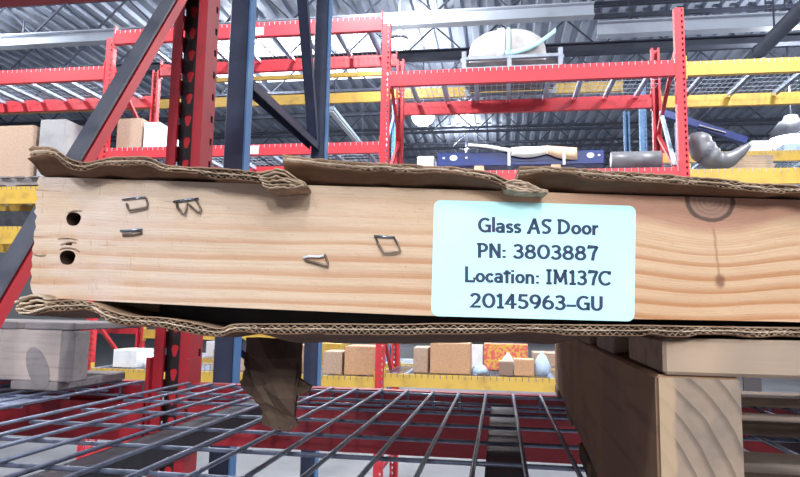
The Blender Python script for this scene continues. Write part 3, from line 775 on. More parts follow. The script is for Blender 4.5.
# lettering drawn as pen strokes, cap height = 1
def arc(cx, cy, rx, ry, a0, a1, n=14): return [(cx+rx*math.cos(R(a0+(a1-a0)*i/n)), cy+ry*math.sin(R(a0+(a1-a0)*i/n))) for i in range(n+1)]
G = {
 'G': (0.80, [arc(.42,.5,.34,.42,52,300)+[(.66,.10)], [(.46,.47),(.74,.47)], [(.67,.47),(.67,.05)]]),
 'l': (0.24, [[(.12,1.02),(.12,.08)]]),
 'a': (0.60, [[(.10,.56)]+arc(.28,.44,.18,.17,110,0,8)+[(.46,.04)], arc(.26,.22,.17,.15,25,335,14)]),
 's': (0.47, [arc(.25,.46,.15,.12,35,210,8)+arc(.22,.20,.16,.125,60,-140,10)]),
 'A': (0.80, [[(.10,.04),(.44,.97)], [(.44,.97),(.70,.02)], [(.18,.34),(.64,.36)], [(.02,.05),(.18,.05)]]),
 'S': (0.66, [arc(.37,.73,.22,.20,35,215,10)+arc(.30,.28,.24,.21,65,-130,12), [(.55,.84),(.58,.95)]]),
 'D': (0.82, [[(.14,.06),(.14,.94)], [(.04,.93)]+arc(.22,.5,.46,.43,84,-84,16)+[(.05,.07)]]),
 'o': (0.62, [arc(.31,.33,.21,.25,0,360,20)]),
 'r': (0.42, [[(.12,.62),(.12,.02)], [(.12,.40),(.22,.55),(.36,.58)]]),
 'P': (0.68, [[(.14,.02),(.14,.94)], [(.03,.93),(.25,.93)]+arc(.30,.69,.25,.24,80,-90,10)+[(.14,.42)]]),
 'N': (0.76, [[(.12,.02),(.12,.95)], [(.12,.95),(.60,.05)], [(.60,.02),(.60,.96)]]),
 ':': (0.30, [[(.13,.12),(.13,.05)], [(.13,.54),(.13,.47)]]),
 ' ': (0.34, []),
 '3': (0.68, [[(.10,.86)]+arc(.30,.72,.21,.20,100,-75,10), arc(.30,.28,.25,.23,85,-150,12), [(.24,.52),(.36,.52)]]),
 '8': (0.72, [arc(.34,.72,.20,.19,0,360,18), arc(.34,.28,.25,.23,0,360,18)]),
 '0': (0.80, [arc(.39,.5,.29,.43,0,360,24)]),
 '7': (0.66, [[(.08,.82),(.08,.92),(.58,.92)], [(.58,.92),(.40,.5),(.32,.02)]]),
 'L': (0.66, [[(.12,1.04),(.12,.08)], [(.05,.07),(.58,.07),(.60,.30)]]),
 'c': (0.54, [arc(.30,.33,.21,.25,45,315,14)]),
 't': (0.42, [[(.20,.84),(.20,.02)], [(.02,.62),(.18,.78),(.40,.66)]]),
 'i': (0.28, [[(.13,.60),(.13,.02)], [(.13,.86),(.13,.79)]]),
 'n': (0.64, [[(.12,.62),(.12,.02)], [(.12,.42)]+arc(.30,.40,.18,.18,140,0,8)+[(.48,.02)]]),
 'I': (0.44, [[(.20,.05),(.20,.95)], [(.06,.94),(.34,.94)], [(.06,.06),(.34,.06)]]),
 'M': (0.98, [[(.14,.03),(.18,.95)], [(.16,.95),(.46,.18)], [(.46,.18),(.76,.95)], [(.74,.95),(.82,.03)], [(.06,.94),(.20,.94)], [(.72,.94),(.86,.94)]]),
 '1': (0.50, [[(.26,.05),(.26,.95)], [(.08,.80),(.26,.94)], [(.08,.06),(.42,.06)]]),
 'C': (0.74, [arc(.44,.5,.36,.43,45,315,18), [(.68,.78),(.70,.95)]]),
 '2': (0.70, [arc(.32,.70,.22,.23,160,-20,10)+[(.40,.40),(.10,.08),(.60,.08)]]),
 '4': (0.72, [[(.44,.02),(.44,.96)], [(.44,.96),(.08,.30),(.64,.30)]]),
 '5': (0.66, [[(.54,.92),(.16,.92),(.13,.55)]+arc(.28,.32,.26,.25,100,-140,12)]),
 '9': (0.72, [arc(.34,.66,.24,.27,0,360,18), arc(.18,.62,.41,.56,8,-72,10)]),
 '6': (0.72, [arc(.36,.32,.25,.25,0,360,18), arc(.54,.36,.43,.57,172,108,10)]),
 '-': (0.56, [[(.02,.30),(.52,.30)]]),
 'U': (0.76, [[(.12,.96),(.12,.36)]+arc(.36,.34,.24,.27,180,360,12)+[(.60,.36),(.60,.96)]]),
}
def stroke(m, pts, wd, tf):
    V = [Vector(p_) for p_ in pts]; n_ = len(V)
    closed = n_ > 6 and (V[0]-V[-1]).length < 1e-4
    rows = []
    for i, p_ in enumerate(V):
        if closed: t_ = V[(i+1) % (n_-1)]-V[(i-1) % (n_-1)]
        else: t_ = V[min(i+1, n_-1)]-V[max(i-1, 0)]
        t_.normalize(); nn = Vector((-t_.y, t_.x))
        k = 1.0
        if 0 < i < n_-1 and not closed:
            a_ = (V[i]-V[i-1]).normalized(); k = 1/max(0.6, abs(a_.dot(t_)))
        # broad pen: a little thicker on uprights
        ww = wd*(0.86+0.20*abs(t_.y))*k/2
        rows.append((p_+nn*ww, p_-nn*ww))
    if not closed:
        t_ = (V[0]-V[1]).normalized()*wd*0.18; rows[0] = (rows[0][0]+t_, rows[0][1]+t_)
        t_ = (V[-1]-V[-2]).normalized()*wd*0.18; rows[-1] = (rows[-1][0]+t_, rows[-1][1]+t_)
    vs = [tf(q_) for r_ in rows for q_ in r_]
    m.add(vs, [(2*i, 2*i+1, 2*i+3, 2*i+2) for i in range(n_-1)])
LINES = [('Glass AS Door', 479, 597.5, 232.6, 235.2, 15.0), ('PN: 3803887', 478, 597, 257.6, 260.6, 14.6), ('Location: IM137C', 465.5, 609, 282.2, 285.8, 14.8), ('20145963-GU', 470.5, 602.5, 307.6, 311.0, 14.8)]
for txt, xa, xb, yA, yB, caph in LINES:
    tot = sum(G[c][0] for c in txt); m = MB(); pen = 0.0; lo = 0.06
    kx = (xb-xa)/(tot-0.12)
    for c in txt:
        adv, strokes = G[c]
        for s_ in strokes:
            def tf(q_, pen=pen):
                f = (pen+q_.x-lo)*kx; fr_ = f/(xb-xa)
                px_ = xa+f+0.02*q_.y*caph*0; py_ = yA+(yB-yA)*fr_-q_.y*caph
                L_ = cl(px_, py_); return Vector((L_.x, -0.00052, L_.z))
            stroke(m, s_, 0.185, tf)
        pen += adv
    me = bpy.data.meshes.new('lettering'); me.from_pydata(m.v, [], m.f); me.materials.append(INK); me.update()
    put('lettering', me, lb)

# ------------------------------------------------------------------ dark blue frame behind our rack
b1, b2 = P(234, 150, 2.0), P(318, 150, 2.95)
XB_ = (b1.x+b2.x)/2
bf = thing('upright_frame', 'navy blue upright frame with crossing braces behind the crate', 'rack frame', (XB_, 2.0, 0))
pm_ = MB().box(-0.037, 0.031, 0, 0.05, 0, 4.2, 0.004)
for k in range(14): pm_.box(-0.012, -0.004, -0.0012, 0.001, 0.3+k*0.28, 0.312+k*0.28)
pm_ = pm_.mesh('post', NAVY); fl_ = MB().box(0.0312, 0.037, 0.0, 0.05, 0, 4.2).mesh('lit_side', MBLUE)  # paler side strip: light on the post's side put in as colour
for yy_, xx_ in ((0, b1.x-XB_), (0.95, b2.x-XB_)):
    o_ = put('post', pm_, bf, (xx_, yy_, 0.01)); put('lit_side', fl_, o_)
for xx, y in ((b1.x-XB_, -0.02), (b2.x-XB_, 0.92)): MB().box(xx-0.06, xx+0.06, y, y+0.1, 0, 0.01).obj('foot_plate', NAVY, bf)
def bbr(p_, q_): channel(Vector((p_.x-XB_, p_.y-2.0, p_.z)), Vector((q_.x-XB_, q_.y-2.0, q_.z)), 0.045, 0.035).obj('brace', NAVY, bf)
bbr(P(248, 85, 2.07), P(314, 146, 2.93)); bbr(P(314, 146, 2.93), P(303, 2, 2.70)+Vector((0, 0, 0.0)))
pA, pB = P(314, 146, 2.93), P(303, 2, 2.70); pC = pB+(pB-pA)*1.2; 
bbr(pB, pC)
bbr(P(248, 85, 2.07)+Vector((0, 0, -0.9)), P(314, 146, 2.93)+Vector((0, 0, -1.2)))

# ------------------------------------------------------------------ the red rack row across the aisle
RF, RB = 5.5, 6.4
xC, xA, xB = P(106, 100, RF).x, P(385, 100, RF).x, P(682, 100, RF).x
xL, xR = xC-2.5, xB+2.55
ZT = P(682, 6, RF).z
for x_, lb_ in ((xL, 'red rack frame at the far end of the bay stacked with cartons on yellow beams'), (xC, 'red rack frame between the carton bay and the bay with skylights above it'), (xA, 'red rack frame between the skylit bay and the bay topped by the white bundle'), (xB, 'red rack frame between the white-bundle bay and the yellow-beamed bay'), (xR, 'red rack frame closing the yellow-beamed bay')):
    frame(lb_, x_, RF, RB, ZT, RED, zig(RF, RB, 0.35, ZT-0.1, 0.62), bw=0.03)
G2 = POSTW/2+0.005
zt_ = lambda px, py, Y: P(px, py, Y).z
NICK = {xL: 'end frame', xC: 'carton bay', xA: 'middle frame', xB: 'yellow bay', xR: 'last frame'}
def shelf(xa, xb, z, h, mat, what, sups=5, second=None, front=True, rear=True, wire=GALVB, sup=GALVB):
    if front: beam(what+', front beam', xa+G2, xb-G2, RF-0.002, z-0.004, h, 0.05, mat)
    if rear: beam(what+', rear beam', xa+G2, xb-G2, RB+0.002, z-0.004, h, 0.05, second or mat, front=1)
    w_ = (xb-xa)/2
    for k, nm in enumerate((NICK[xa], NICK[xb])):
        deck('wire deck of the '+what+', '+nm+' side', xa+0.05+k*w_, xa+w_-0.01+k*(w_-0.04), RF, RB, z, sups, wire=wire, sup=sup)
zC1 = zt_(50, 68, RF); zA1 = zt_(300, 20, RF); zA0 = zt_(300, 143, RF); zB1 = zt_(540, 65, RF); zB0 = zt_(540, 169, RF); zD1 = zt_(740, 59, RF); zD0 = zt_(740, 168, RF)
shelf(xL, xC, zC1, 0.135, RED, 'empty red top shelf of the carton bay')
shelf(xC, xA, zA1, 0.135, RED, 'empty red top shelf of the skylit bay', sups=4)
shelf(xC, xA, zA0, 0.10, RED, 'red middle shelf of the skylit bay', sups=4)
shelf(xA, xB, zB1, 0.135, RED, 'red top shelf carrying the white bundle', sups=4)
shelf(xA, xB, zB0, 0.10, RED, 'red middle shelf carrying the blue beam', sups=4)
shelf(xB, xR, zD1, 0.12, YEL, 'empty yellow top shelf of the plank bay', sups=3)
shelf(xB, xR, zD0, 0.13, YEL, 'yellow middle shelf carrying the planks', sups=4)
zB9 = zt_(480, 376, RF)
shelf(xA, xB, zB9, 0.11, YEL, 'yellow lower shelf with the big brown carton', sups=4, wire=GALV)
zA9 = zt_(350, 376, RF)
shelf(xC, xA, zA9, 0.11, YEL, 'yellow lower shelf of the skylit bay', sups=4, wire=GALV)
zC9 = zt_(20, 186, RF)
shelf(xL, xC, zC9, 0.17, YEL, 'yellow shelf under the pallet of cartons', sups=4, wire=GALV)
zC8 = zt_(20, 226, RF)
shelf(xL, xC, zC8, 0.17, YEL, 'yellow shelf below the pallet of cartons', sups=4, wire=GALV)
zC7 = zt_(20, 324, RF)
shelf(xL, xC, zC7, 0.10, RED, 'low red shelf of the carton bay', sups=3, wire=GALV)
beam('yellow beam above the lower shelf of the skylit bay', xC+G2, xA-G2, RB-0.048, zt_(130, 329, RB), 0.09, 0.05, YEL)

for ztag in (zA1, zA0):         # white location tags stuck on the two red beams of the skylit bay
    bt = [o_ for o_ in bpy.data.objects if o_.get('category') == 'rack beam' and abs(o_.location.x-(xC+xA)/2) < 0.01 and abs(o_.location.y-(RF-0.002)) < 0.01 and abs(o_.location.z-ztag) < 0.16 and o_.location.z < ztag][0]
    xx = P(258, 27, RF).x-bt.location.x
    MB().box(xx-0.06, xx+0.06, -0.0015, -0.0002, 0.01, 0.088).obj('location_tag', WHITEM, bt)
# things on that row ---------------------------------------------------------------
def carton(label, px0, px1, py0, py1, Y, dep, mat, zbase=None, tape=True, group=None, cat='carton', name='cardboard_carton'):
    a_, b_2 = P(px0, py1, Y), P(px1, py0, Y); z0 = zbase if zbase is not None else a_.z; z1 = b_2.z
    W_ = (b_2.x-a_.x); t = thing(name, label, cat, ((a_.x+b_2.x)/2, Y+dep/2, z0+0.0008), group); H_ = z1-z0
    MB().box(-W_/2, W_/2, -dep/2, dep/2, 0, H_-0.004, 0.004).obj('body', mat, t)
    for sy in (-1, 1):
        MB().box(-W_/2+0.002, W_/2-0.002, min(sy*0.002, sy*(dep/2-0.002)), max(sy*0.002, sy*(dep/2-0.002)), H_-0.004, H_).obj('flap', mat, t)
    if tape: MB().box(-W_/2-0.001, W_/2+0.001, -0.025, 0.025, H_, H_+0.0008).obj('tape', PEACH, t)
    return t
# white wrapped bundle on its steel stillage
c0, c1 = P(462, 62, RF), P(563, 62, RF); cx_ = (c0.x+c1.x)/2; W_ = c1.x-c0.x; zs = zB1+0.001
STLM = simple('stillage_steel', srgb(150, 158, 170), srgb(126, 134, 148), 12, 0.5, 0.2)
stl = thing('steel_stillage', 'low grey steel stillage with cut-out ends under the white bundle', 'stillage', (cx_, RF+0.42, zs))
hgt = 0.13
for sy in (-1, 1):
    for z_ in (0.0, hgt-0.03): MB().box(-W_/2, W_/2, sy*0.34-0.02, sy*0.34+0.02, z_, z_+0.028).obj('rail', STLM, stl)
    for sx in (-0.97, -0.05, 0.97): MB().box(sx*W_/2-0.02, sx*W_/2+0.02, sy*0.34-0.018, sy*0.34+0.018, 0.028, hgt-0.03 if abs(sx) < 0.5 else hgt+0.05).obj('post', STLM, stl)
MB().box(-W_/2+0.03, W_/2-0.03, -0.3, 0.3, 0.03, hgt-0.035).obj('tray', OLDE, stl)
for sx in (-1, 1): MB().box(sx*W_/2-0.02, sx*W_/2+0.02, -0.32, 0.32, hgt-0.03, hgt).obj('end_rail', STLM, stl)
bz0 = zs+hgt+0.001
bun = thing('wrapped_bundle', 'white plastic-wrapped round bundle tied with pale teal straps on the top shelf', 'bundle', (cx_-0.04*W_, RF+0.42, bz0))
rr = W_*0.415; prof = [(rr*0.90, 0.0), (rr*0.985, 0.06), (rr, 0.13), (rr*0.98, 0.20), (rr*0.90, 0.27), (rr*0.72, 0.32), (rr*0.38, 0.345), (0.0, 0.35)]
MB().lathe(prof, 36, sy=0.72).obj('wrapped_body', FOAM, bun, True)
def strap(xs_, wd, mat):
    pts = []
    for r_, z_ in prof:
        if r_ > abs(xs_)+0.02: pts.append((xs_, -0.72*math.sqrt(r_*r_-xs_*xs_)-0.006, z_+0.004))
    pts += [(xs_, 0.0, prof[-1][1]+0.006)]+[(a_, -b_2, c_) for a_, b_2, c_ in reversed(pts)]
    rows = [[Vector((x_-wd/2, y_, z_)) for x_, y_, z_ in pts], [Vector((x_+wd/2, y_, z_)) for x_, y_, z_ in pts]]
    MB().slab(rows, (0, -0.004, 0.004)).obj('strap', mat, bun, True)
strap(-0.06, 0.07, WHITEM); strap(0.01, 0.03, TEAL)
m = MB(); pts = [(-0.02+0.03*i, -rr*0.74-0.004+0.0009*i, 0.03+0.0009*i*i) for i in range(16)]
m.slab([[Vector((x_, y_, z_)) for x_, y_, z_ in pts], [Vector((x_, y_+0.01, z_+0.05)) for x_, y_, z_ in pts]], (0, 0.004, 0)).obj('loose_wrap', TEAL, bun, True)
# royal blue beam on blocks
c0, c1 = P(437, 160, RF+0.02), P(605, 160, RF+0.02); zb1 = P(520, 150.5, RF+0.02).z; zz = zB0+0.003
for k, px_ in enumerate((479, 556)):
    pp = P(px_, 160, RF+0.02); blk = MB().prism([(-0.045, 0), (0.045, 0), (0.04, 0.045), (-0.04, 0.045)], -0.08, 0.08).obj('wood_block', PEACH)
    blk.location = (pp.x, RF+0.12, zz); tag(blk, 'pale wooden block propping up the royal blue beam', 'block', 'blocks under the blue beam')
W_ = c1.x-c0.x; H_ = zb1-zz-0.046
bb = thing('blue_beam', 'royal blue steel beam with oval holes lying on pale blocks', 'beam', ((c0.x+c1.x)/2, RF+0.05, zz+0.0455))
MB().box(-W_/2, W_/2, 0, 0.14, 0, H_, 0.006).obj('beam_body', BLUE, bb)
MB().box(-W_/2+0.01, W_/2-0.01, -0.012, -0.0005, 0.0, 0.03, 0.003).obj('lower_flange', BLUE, bb)
for fx, ox in ((-0.40, 0.035), (-0.46, 0.012), (-0.32, 0.012), (0.42, 0.032), (0.47, 0.012)):
    m = MB(); m.prism([(fx*W_+ox*math.cos(R(30*i)), H_*0.62+ox*0.75*math.sin(R(30*i))) for i in range(12)], -0.003, -0.0002); m.obj('hole_plug', WHITEM, bb)
pw = bb
def drape(px0, px1, tops, bots, mat, nm):
    n_ = 10; rows = [[], []]
    for i in range(n_+1):
        px_ = px0+(px1-px0)*i/n_; a_ = P(px_, interp([(0, y_) for y_ in tops], i/n_).y, RF+0.03); c_ = P(px_, interp([(0, y_) for y_ in bots], i/n_).y, RF+0.03)
        rows[0].append(a_-pw.location+Vector((0, 0, 0.012))); rows[1].append(c_-pw.location+Vector((0, -0.012, 0)))
    rows.insert(0, [Vector((p_.x, 0.10, p_.z+0.004)) for p_ in rows[0]])
    MB().slab(rows, (0, -0.003, 0)).obj(nm, mat, pw, True)
drape(511, 548, (149, 148, 148, 147), (156, 158, 157, 154), PAPER, 'white_sheet'); drape(545, 577, (147, 148, 149), (154, 159, 160), PEACH, 'kraft_sheet')
drape(468, 512, (145, 146.5, 150), (146.5, 149, 153), PAPER, 'white_strip')
for px_ in (509, 564):
    pp = P(px_, 160, RF+0.02); xx = pp.x-bb.location.x
    m = MB(); m.box(xx-0.012, xx+0.012, -0.036, -0.032, -0.01, H_+0.02); m.box(xx-0.012, xx+0.012, -0.032, 0.145, H_+0.017, H_+0.02); m.obj('strap', WHITEM, bb)
carton('small white carton beside the end of the royal blue beam', 417, 434, 156, 164, RF+0.1, 0.25, WHITEM, zB0+0.003)
# lower shelf of bay B
zb9 = zB9+0.003
carton('big plain brown carton on the yellow lower shelf', 430, 470, 344, 376, RF+0.06, 0.4, CARTON, zb9)
carton('grey-brown carton with a white sticker beside the big brown carton', 413, 428, 348, 376, RF+0.10, 0.35, CARTON2, zb9)
carton('white carton standing behind the brown cartons on the yellow lower shelf', 470, 483, 346, 360, RB-0.3, 0.25, WHITEM, zb9)
carton('red and yellow carton standing at the back of the yellow lower shelf', 484, 528, 345, 358, RB-0.32, 0.26, simple('red_yellow_print', srgb(200, 80, 84), srgb(196, 160, 60), 30, 0.6, 0, (0.45, 0.55)), zb9)
carton('small dull carton in the middle of the yellow lower shelf', 499, 513, 362, 375, RF+0.08, 0.22, simple('dull_card', srgb(132, 108, 96), None, rough=0.8), zb9)
carton('small reddish-brown carton in the middle of the yellow lower shelf', 514, 534, 360, 374, RF+0.08, 0.22, CARTON, zb9)
def bag(label, px, py, Y, sx, sz, mat, z0, cat='bag', name='plastic_bag'):
    c = P(px, py, Y); t = thing(name, label, cat, (c.x, Y, z0+0.001)); m = MB(); rnd_ = random.Random(int(px))
    prof = [(0.55, 0), (0.95, 0.12), (1.0, 0.35), (0.8, 0.65), (0.45, 0.85), (0.16, 0.93), (0.22, 1.0)]
    vs, fs = [], []; n_ = 16
    for r_, z_ in prof:
        for j in range(n_):
            k = r_*(1+rnd_.uniform(-0.12, 0.12)); vs.append((sx*k*math.cos(2*math.pi*j/n_), sx*0.7*k*math.sin(2*math.pi*j/n_), z_*sz))
    for i in range(len(prof)-1):
        for j in range(n_): fs.append((i*n_+j, i*n_+(j+1) % n_, (i+1)*n_+(j+1) % n_, (i+1)*n_+j))
    fs += [tuple(range(n_-1, -1, -1)), tuple((len(prof)-1)*n_+j for j in range(n_))]
    m.add(vs, fs).obj('bag_body', mat, t, True)
    MB().tube([(0.17*sx*math.cos(a_), 0.12*sx*math.sin(a_), 0.93*sz) for a_ in [R(30*i) for i in range(13)]], 0.006, 5).obj('tie', TEAL, t)
    return t
PALEB = simple('pale_blue_plastic', srgb(176, 196, 220), srgb(150, 170, 200), 14, 0.35)
bag('pale blue plastic bag at the end of the yellow lower shelf', 542, 370, RF+0.16, 0.07, 0.20, PALEB, zb9)
bag('low pale blue plastic bag next to the big brown carton', 480, 370, RF+0.12, 0.07, 0.09, PALEB, zb9)
bag('white plastic bag on top of the yellow lower shelf between cartons', 508, 356, RF+0.42, 0.06, 0.17, WHITEM, zb9)
# lower shelf of bay A
za9 = zA9+0.003
carton('plain brown carton on the skylit bay\'s lower shelf beside the red frame', 344, 377, 347, 376, RF+0.06, 0.35, CARTON, za9)
carton('pale carton on the skylit bay\'s lower shelf next to the navy frame', 323, 342, 352, 376, RF+0.06, 0.3, CARTON2, za9)
carton('white carton with blue print on the skylit bay\'s lower shelf', 112, 137, 350, 372, RF+0.06, 0.3, WHITEM, za9)
carton('pale carton on the skylit bay\'s lower shelf behind the near upright', 212, 243, 350, 374, RF+0.06, 0.3, CARTON2, za9)
carton('brown carton on the skylit bay\'s lower shelf seen between the navy posts', 258, 300, 346, 374, RF+0.06, 0.3, CARTON, za9)
bag('white plastic bag on the skylit bay\'s lower shelf near the red rear post', 153, 378, RF+0.14, 0.10, 0.12, WHITEM, za9)
# middle shelf of bay A: cream boxes
carton('cream carton with a white sticker at the end of the red middle shelf', 116, 142, 118, 143, RF+0.10, 0.4, CARTON2, zA0+0.003)
carton('white carton beside the cream carton on the red middle shelf', 143, 160, 122, 143, RF+0.10, 0.4, WHITEM, zA0+0.003)
# cartons on a pallet in the left bay
pz = zC9+0.003
p2 = thing('wooden_pallet', 'dark wooden pallet under cartons on the yellow shelf', 'pallet', (P(10, 170, RF).x, RF+0.02, pz))
for i in range(3): MB().box(-0.6, 0.62, 0.02+0.36*i, 0.06+0.36*i, 0.016, 0.085).obj('stringer', OLDE, p2)
for i in range(8): MB().box(-0.6+i*0.16, -0.5+i*0.16, 0.0, 0.8, 0.0855, 0.1).obj('deck_board', OLDE, p2)
for i in range(3): MB().box(-0.6+i*0.55, -0.5+i*0.55, 0.0, 0.8, 0.0, 0.0155).obj('bottom_board', OLDE, p2)
carton('tan carton with white stickers on the dark pallet', -40, 34, 125, 165, RF+0.08, 0.5, CARTON2, pz+0.1)
carton('grey-white carton beside the tan carton on the dark pallet', 37, 66, 119, 165, RF+0.10, 0.5, simple('greywhite_card', srgb(156, 154, 156), srgb(140, 138, 140), 5, 0.7), pz+0.1)
bag('white wrapped parcel behind the grey-white carton near the red frame', 80, 150, RF+0.10, 0.06, 0.42, WHITEM, pz+0.1)
carton('grey carton on the lower yellow shelf', -20, 30, 211, 226, RF+0.1, 0.4, GREYB, zC8+0.003)

# yellow-beam bay: planks, grey sagging roll
pzD = zD0+0.003
pa, pb_ = P(722, 167, RF+0.4), P(769, 167, RF+0.4)
for i in range(27):
    la, co = divmod(i, 3); o_ = random.uniform(-0.03, 0.03); y_ = RF+0.32+0.11*co
    pk = MB().box(pa.x+o_, pb_.x+o_, y_, y_+0.095, pzD+0.0005+la*0.0202, pzD+0.0205+la*0.0202, 0.002).obj('wood_plank', PAL_X)
    tag(pk, 'short brown plank in the pile on the yellow middle shelf', 'plank', 'planks piled on the yellow middle shelf')
GY = RF+0.14
gr = thing('wrapped_roll', 'sagging grey plastic-wrapped roll bridging the yellow middle shelf', 'roll', (P(712, 160, GY).x, GY, pzD))
ctr = [(696, 127), (697, 131), (701, 141), (708, 149), (716, 154), (725, 154), (735, 149), (744, 142), (749, 138)]
rd = [0.05, 0.09, 0.105, 0.10, 0.09, 0.075, 0.055, 0.035, 0.018]; pts = [P(x_, y_-4, GY)-gr.location for x_, y_ in ctr]
mz = min(p_.z-r_ for p_, r_ in zip(pts, rd)); pts = [p_-Vector((0, 0, mz-0.004)) for p_ in pts]
pf = [(p_.x, p_.z) for p_ in pts]; pf2 = [interp(pf, i/28) for i in range(29)]; rf2 = [interp([(0, r_) for r_ in rd], i/28).y*(1+0.05*math.sin(i*1.7)) for i in range(29)]
MB().tube([(p_.x, 0, p_.y) for p_ in pf2], rf2, 16).obj('wrap', ROLLM, gr, True)
MB().tube([(pf2[9].x-0.004, 0, pf2[9].y+0.004), (pf2[9].x+0.012, 0, pf2[9].y-0.008)], rf2[9]+0.004, 16).obj('tie', GREYB, gr)
lr = thing('wrapped_roll', 'straight pale grey roll lying behind the blue-grey frame', 'roll', (P(640, 150, RF+0.13).x, RF+0.13, zB0+0.003))
MB().tube([(-0.24, 0, 0.085), (0.0, 0, 0.083), (0.16, 0, 0.085)], 0.082, 16).obj('wrap', ROLLM, lr, True); MB().tube([(-0.244, 0, 0.085), (-0.236, 0, 0.085)], 0.05, 12).obj('core_plug', WHITEM, lr)
# pale strut of the frame between the two bays
xb_f = [o_ for o_ in bpy.data.objects if o_.get('label', '').startswith('red rack frame between the white-bundle')][0]
s0, s1 = PX(661, 112, xB)-xb_f.location, PX(675, 166, xB)-xb_f.location
tag(MB().bar(s1, s0, 0.03, 0.03, (1, 0, 0)).obj('brace', GALVB, xb_f), 'pale unpainted brace')
# blue boom pole
bo = thing('blue_boom', 'royal blue boom slanting above the grey sagging roll', 'boom', P(745, 141, 6.9))
bo.location.z = 0
e0, e1 = P(652, 110, 6.9)-bo.location, P(746, 141, 6.9)-bo.location; em = P(682, 119, 6.9)-bo.location
MB().bar(e0, e1, 0.07, 0.075, (0, 1, 0)).obj('arm', BLUE, bo)
m = MB(); q_ = e0.lerp(e1, 0.62); m.bar(q_+Vector((-0.12, -0.042, 0.03)), q_+Vector((0.14, -0.042, -0.055)), 0.006, 0.03, (0, 1, 0)).obj('arm_stripe', WHITEM, bo)
MB().box(em.x-0.045, em.x+0.045, 0.036, 0.12, 0.0, em.z+0.03).obj('mast', BLUE, bo)
MB().box(em.x-0.25, em.x+0.25, -0.25, 0.25, 0.0, 0.03).obj('base_plate', BLUE, bo)

# ------------------------------------------------------------------ farther racks
FY0, FY1 = 9.0, 10.0
def farframe(px, mat, label, top, Y0=FY0, Y1=FY1): return frame(label, P(px, 150, Y0).x, Y0, Y1, top, mat, zig(Y0, Y1, 0.4, top-0.1, 0.9))
f1 = farframe(-60, MBLUE, 'far blue rack frame behind the carton bay', 5.2)
f2_ = farframe(172, MBLUE, 'far blue rack frame hidden behind the near red upright', 5.2)
f3 = farframe(383, MBLUE, 'far blue rack frame behind the middle red frame', 5.2)
f4 = frame('light blue rack frame seen past the end of the white-bundle bay', P(644, 150, 8.0).x, 8.0, 9.05, P(644, 84, 8.0).z, MBLUE, zig(8.0, 9.05, 0.55, 3.6, 0.9))
f5 = farframe(860, MBLUE, 'far blue rack frame behind the yellow-beamed bay', 4.0)
fx = [f.location.x for f in (f1, f2_, f3, f4, f5)]
fzA = P(310, 94, FY0).z; fzB = P(310, 74, FY0).z; fzR = P(750, 151, FY0).z; fzL = P(480, 366, FY0).z
tag_ = ['one', 'two']
for (i, z_, h_, what) in ((0, fzA, 0.14, 'far yellow beam beyond the carton bay'), (1, fzA, 0.15, 'far yellow beam crossing below the skylights'), (1, fzB, 0.06, 'thin far yellow beam right under the skylights'), (2, fzA+0.02, 0.14, 'far yellow beam seen through the white-bundle shelf'), (3, fzR, 0.14, 'far yellow beam behind the planks'), (2, fzL, 0.12, 'far low yellow beam behind the big brown carton')):
    beam(what, fx[i]+G2, fx[i+1]-G2, FY0-0.002, z_, h_, 0.05, YEL)
beam('far low yellow beam behind the skylit bay', fx[1]+G2, fx[2]-G2, FY0-0.002, fzL, 0.12, 0.05, YEL)
deck('far wire deck behind the skylit bay', fx[1]+0.06, fx[2]-0.06, FY0, FY1, fzL+0.004, 4)
for k, (cn, cm_) in enumerate((('white', WHITEM), ('tan', CARTON2), ('blue', MBLUE), ('brown', CARTON), ('yellow', YEL), ('pale blue', PALEB))):
    carton(cn+' carton on the far low shelf behind the skylit bay', 205+k*28, 228+k*28, 342+(k*5 % 9), 366, FY0+0.1, 0.6, cm_, fzL+0.008)
deck('far wire deck behind the planks', fx[3]+0.06, fx[4]-0.06, FY0, FY1, fzR+0.004, 4)
deck('far wire deck behind the big brown carton', fx[2]+0.06, fx[3]-0.06, FY0, FY1, fzL+0.004, 4)
carton('white carton on the far shelf behind the planks', 752, 772, 140, 151, FY0+0.1, 0.5, WHITEM, fzR+0.008)
carton('pale blue carton on the far shelf behind the planks', 784, 812, 143, 151, FY0+0.1, 0.5, PALEB, fzR+0.008)
for k in range(5):
    carton(['white', 'brown', 'pale blue', 'pale brown', 'dull blue'][k]+' carton on the far low shelf behind the big brown carton', 420+k*38, 450+k*38, 349+(k % 2)*5, 366, FY0+0.1, 0.6, [WHITEM, CARTON, PALEB, CARTON2, MBLUE][k], fzL+0.008)

# ------------------------------------------------------------------ girders, ducts, lamps under the roof
g0 = P(400, 22, 9.6)
def girder(label, xa, xb, Y, z, h, mat):
    t = thing('steel_girder', label, 'girder', ((xa+xb)/2, Y, z)); L = (xb-xa)/2
    MB().box(-L, L, -0.09, 0.09, 0, 0.02).obj('bottom_flange', mat, t); MB().box(-L, L, -0.09, 0.09, h-0.02, h).obj('top_flange', mat, t)
    MB().box(-L, L, -0.012, 0.012, 0.02, h-0.02).obj('web', mat, t)
    for k in range(3):
        xx = L*(-0.8+0.8*k); MB().box(xx-0.01, xx+0.01, -0.01, 0.01, h, CEIL-0.62-z).obj('hanger_rod', JOIST, t)
    return t
girder('pale steel girder hung under the roof above the white bundle', P(-30, 25, 9.6).x, P(594, 20, 9.6).x, 9.6, P(500, 22, 9.6).z, 0.21, LBEAM)
girder('pale steel girder hung under the roof above the yellow beams', P(597, 32, 9.9).x, P(950, 20, 9.9).x, 9.9, P(700, 32, 9.9).z, 0.22, LBEAM)
girder('dark steel girder hung lower under the roof behind the white bundle', P(-60, 50, 11.2).x, P(950, 50, 11.2).x, 11.2, P(600, 52, 11.2).z, 0.16, JOIST)
dA = P(775, 36, 9.0)
dA.x -= 0.0
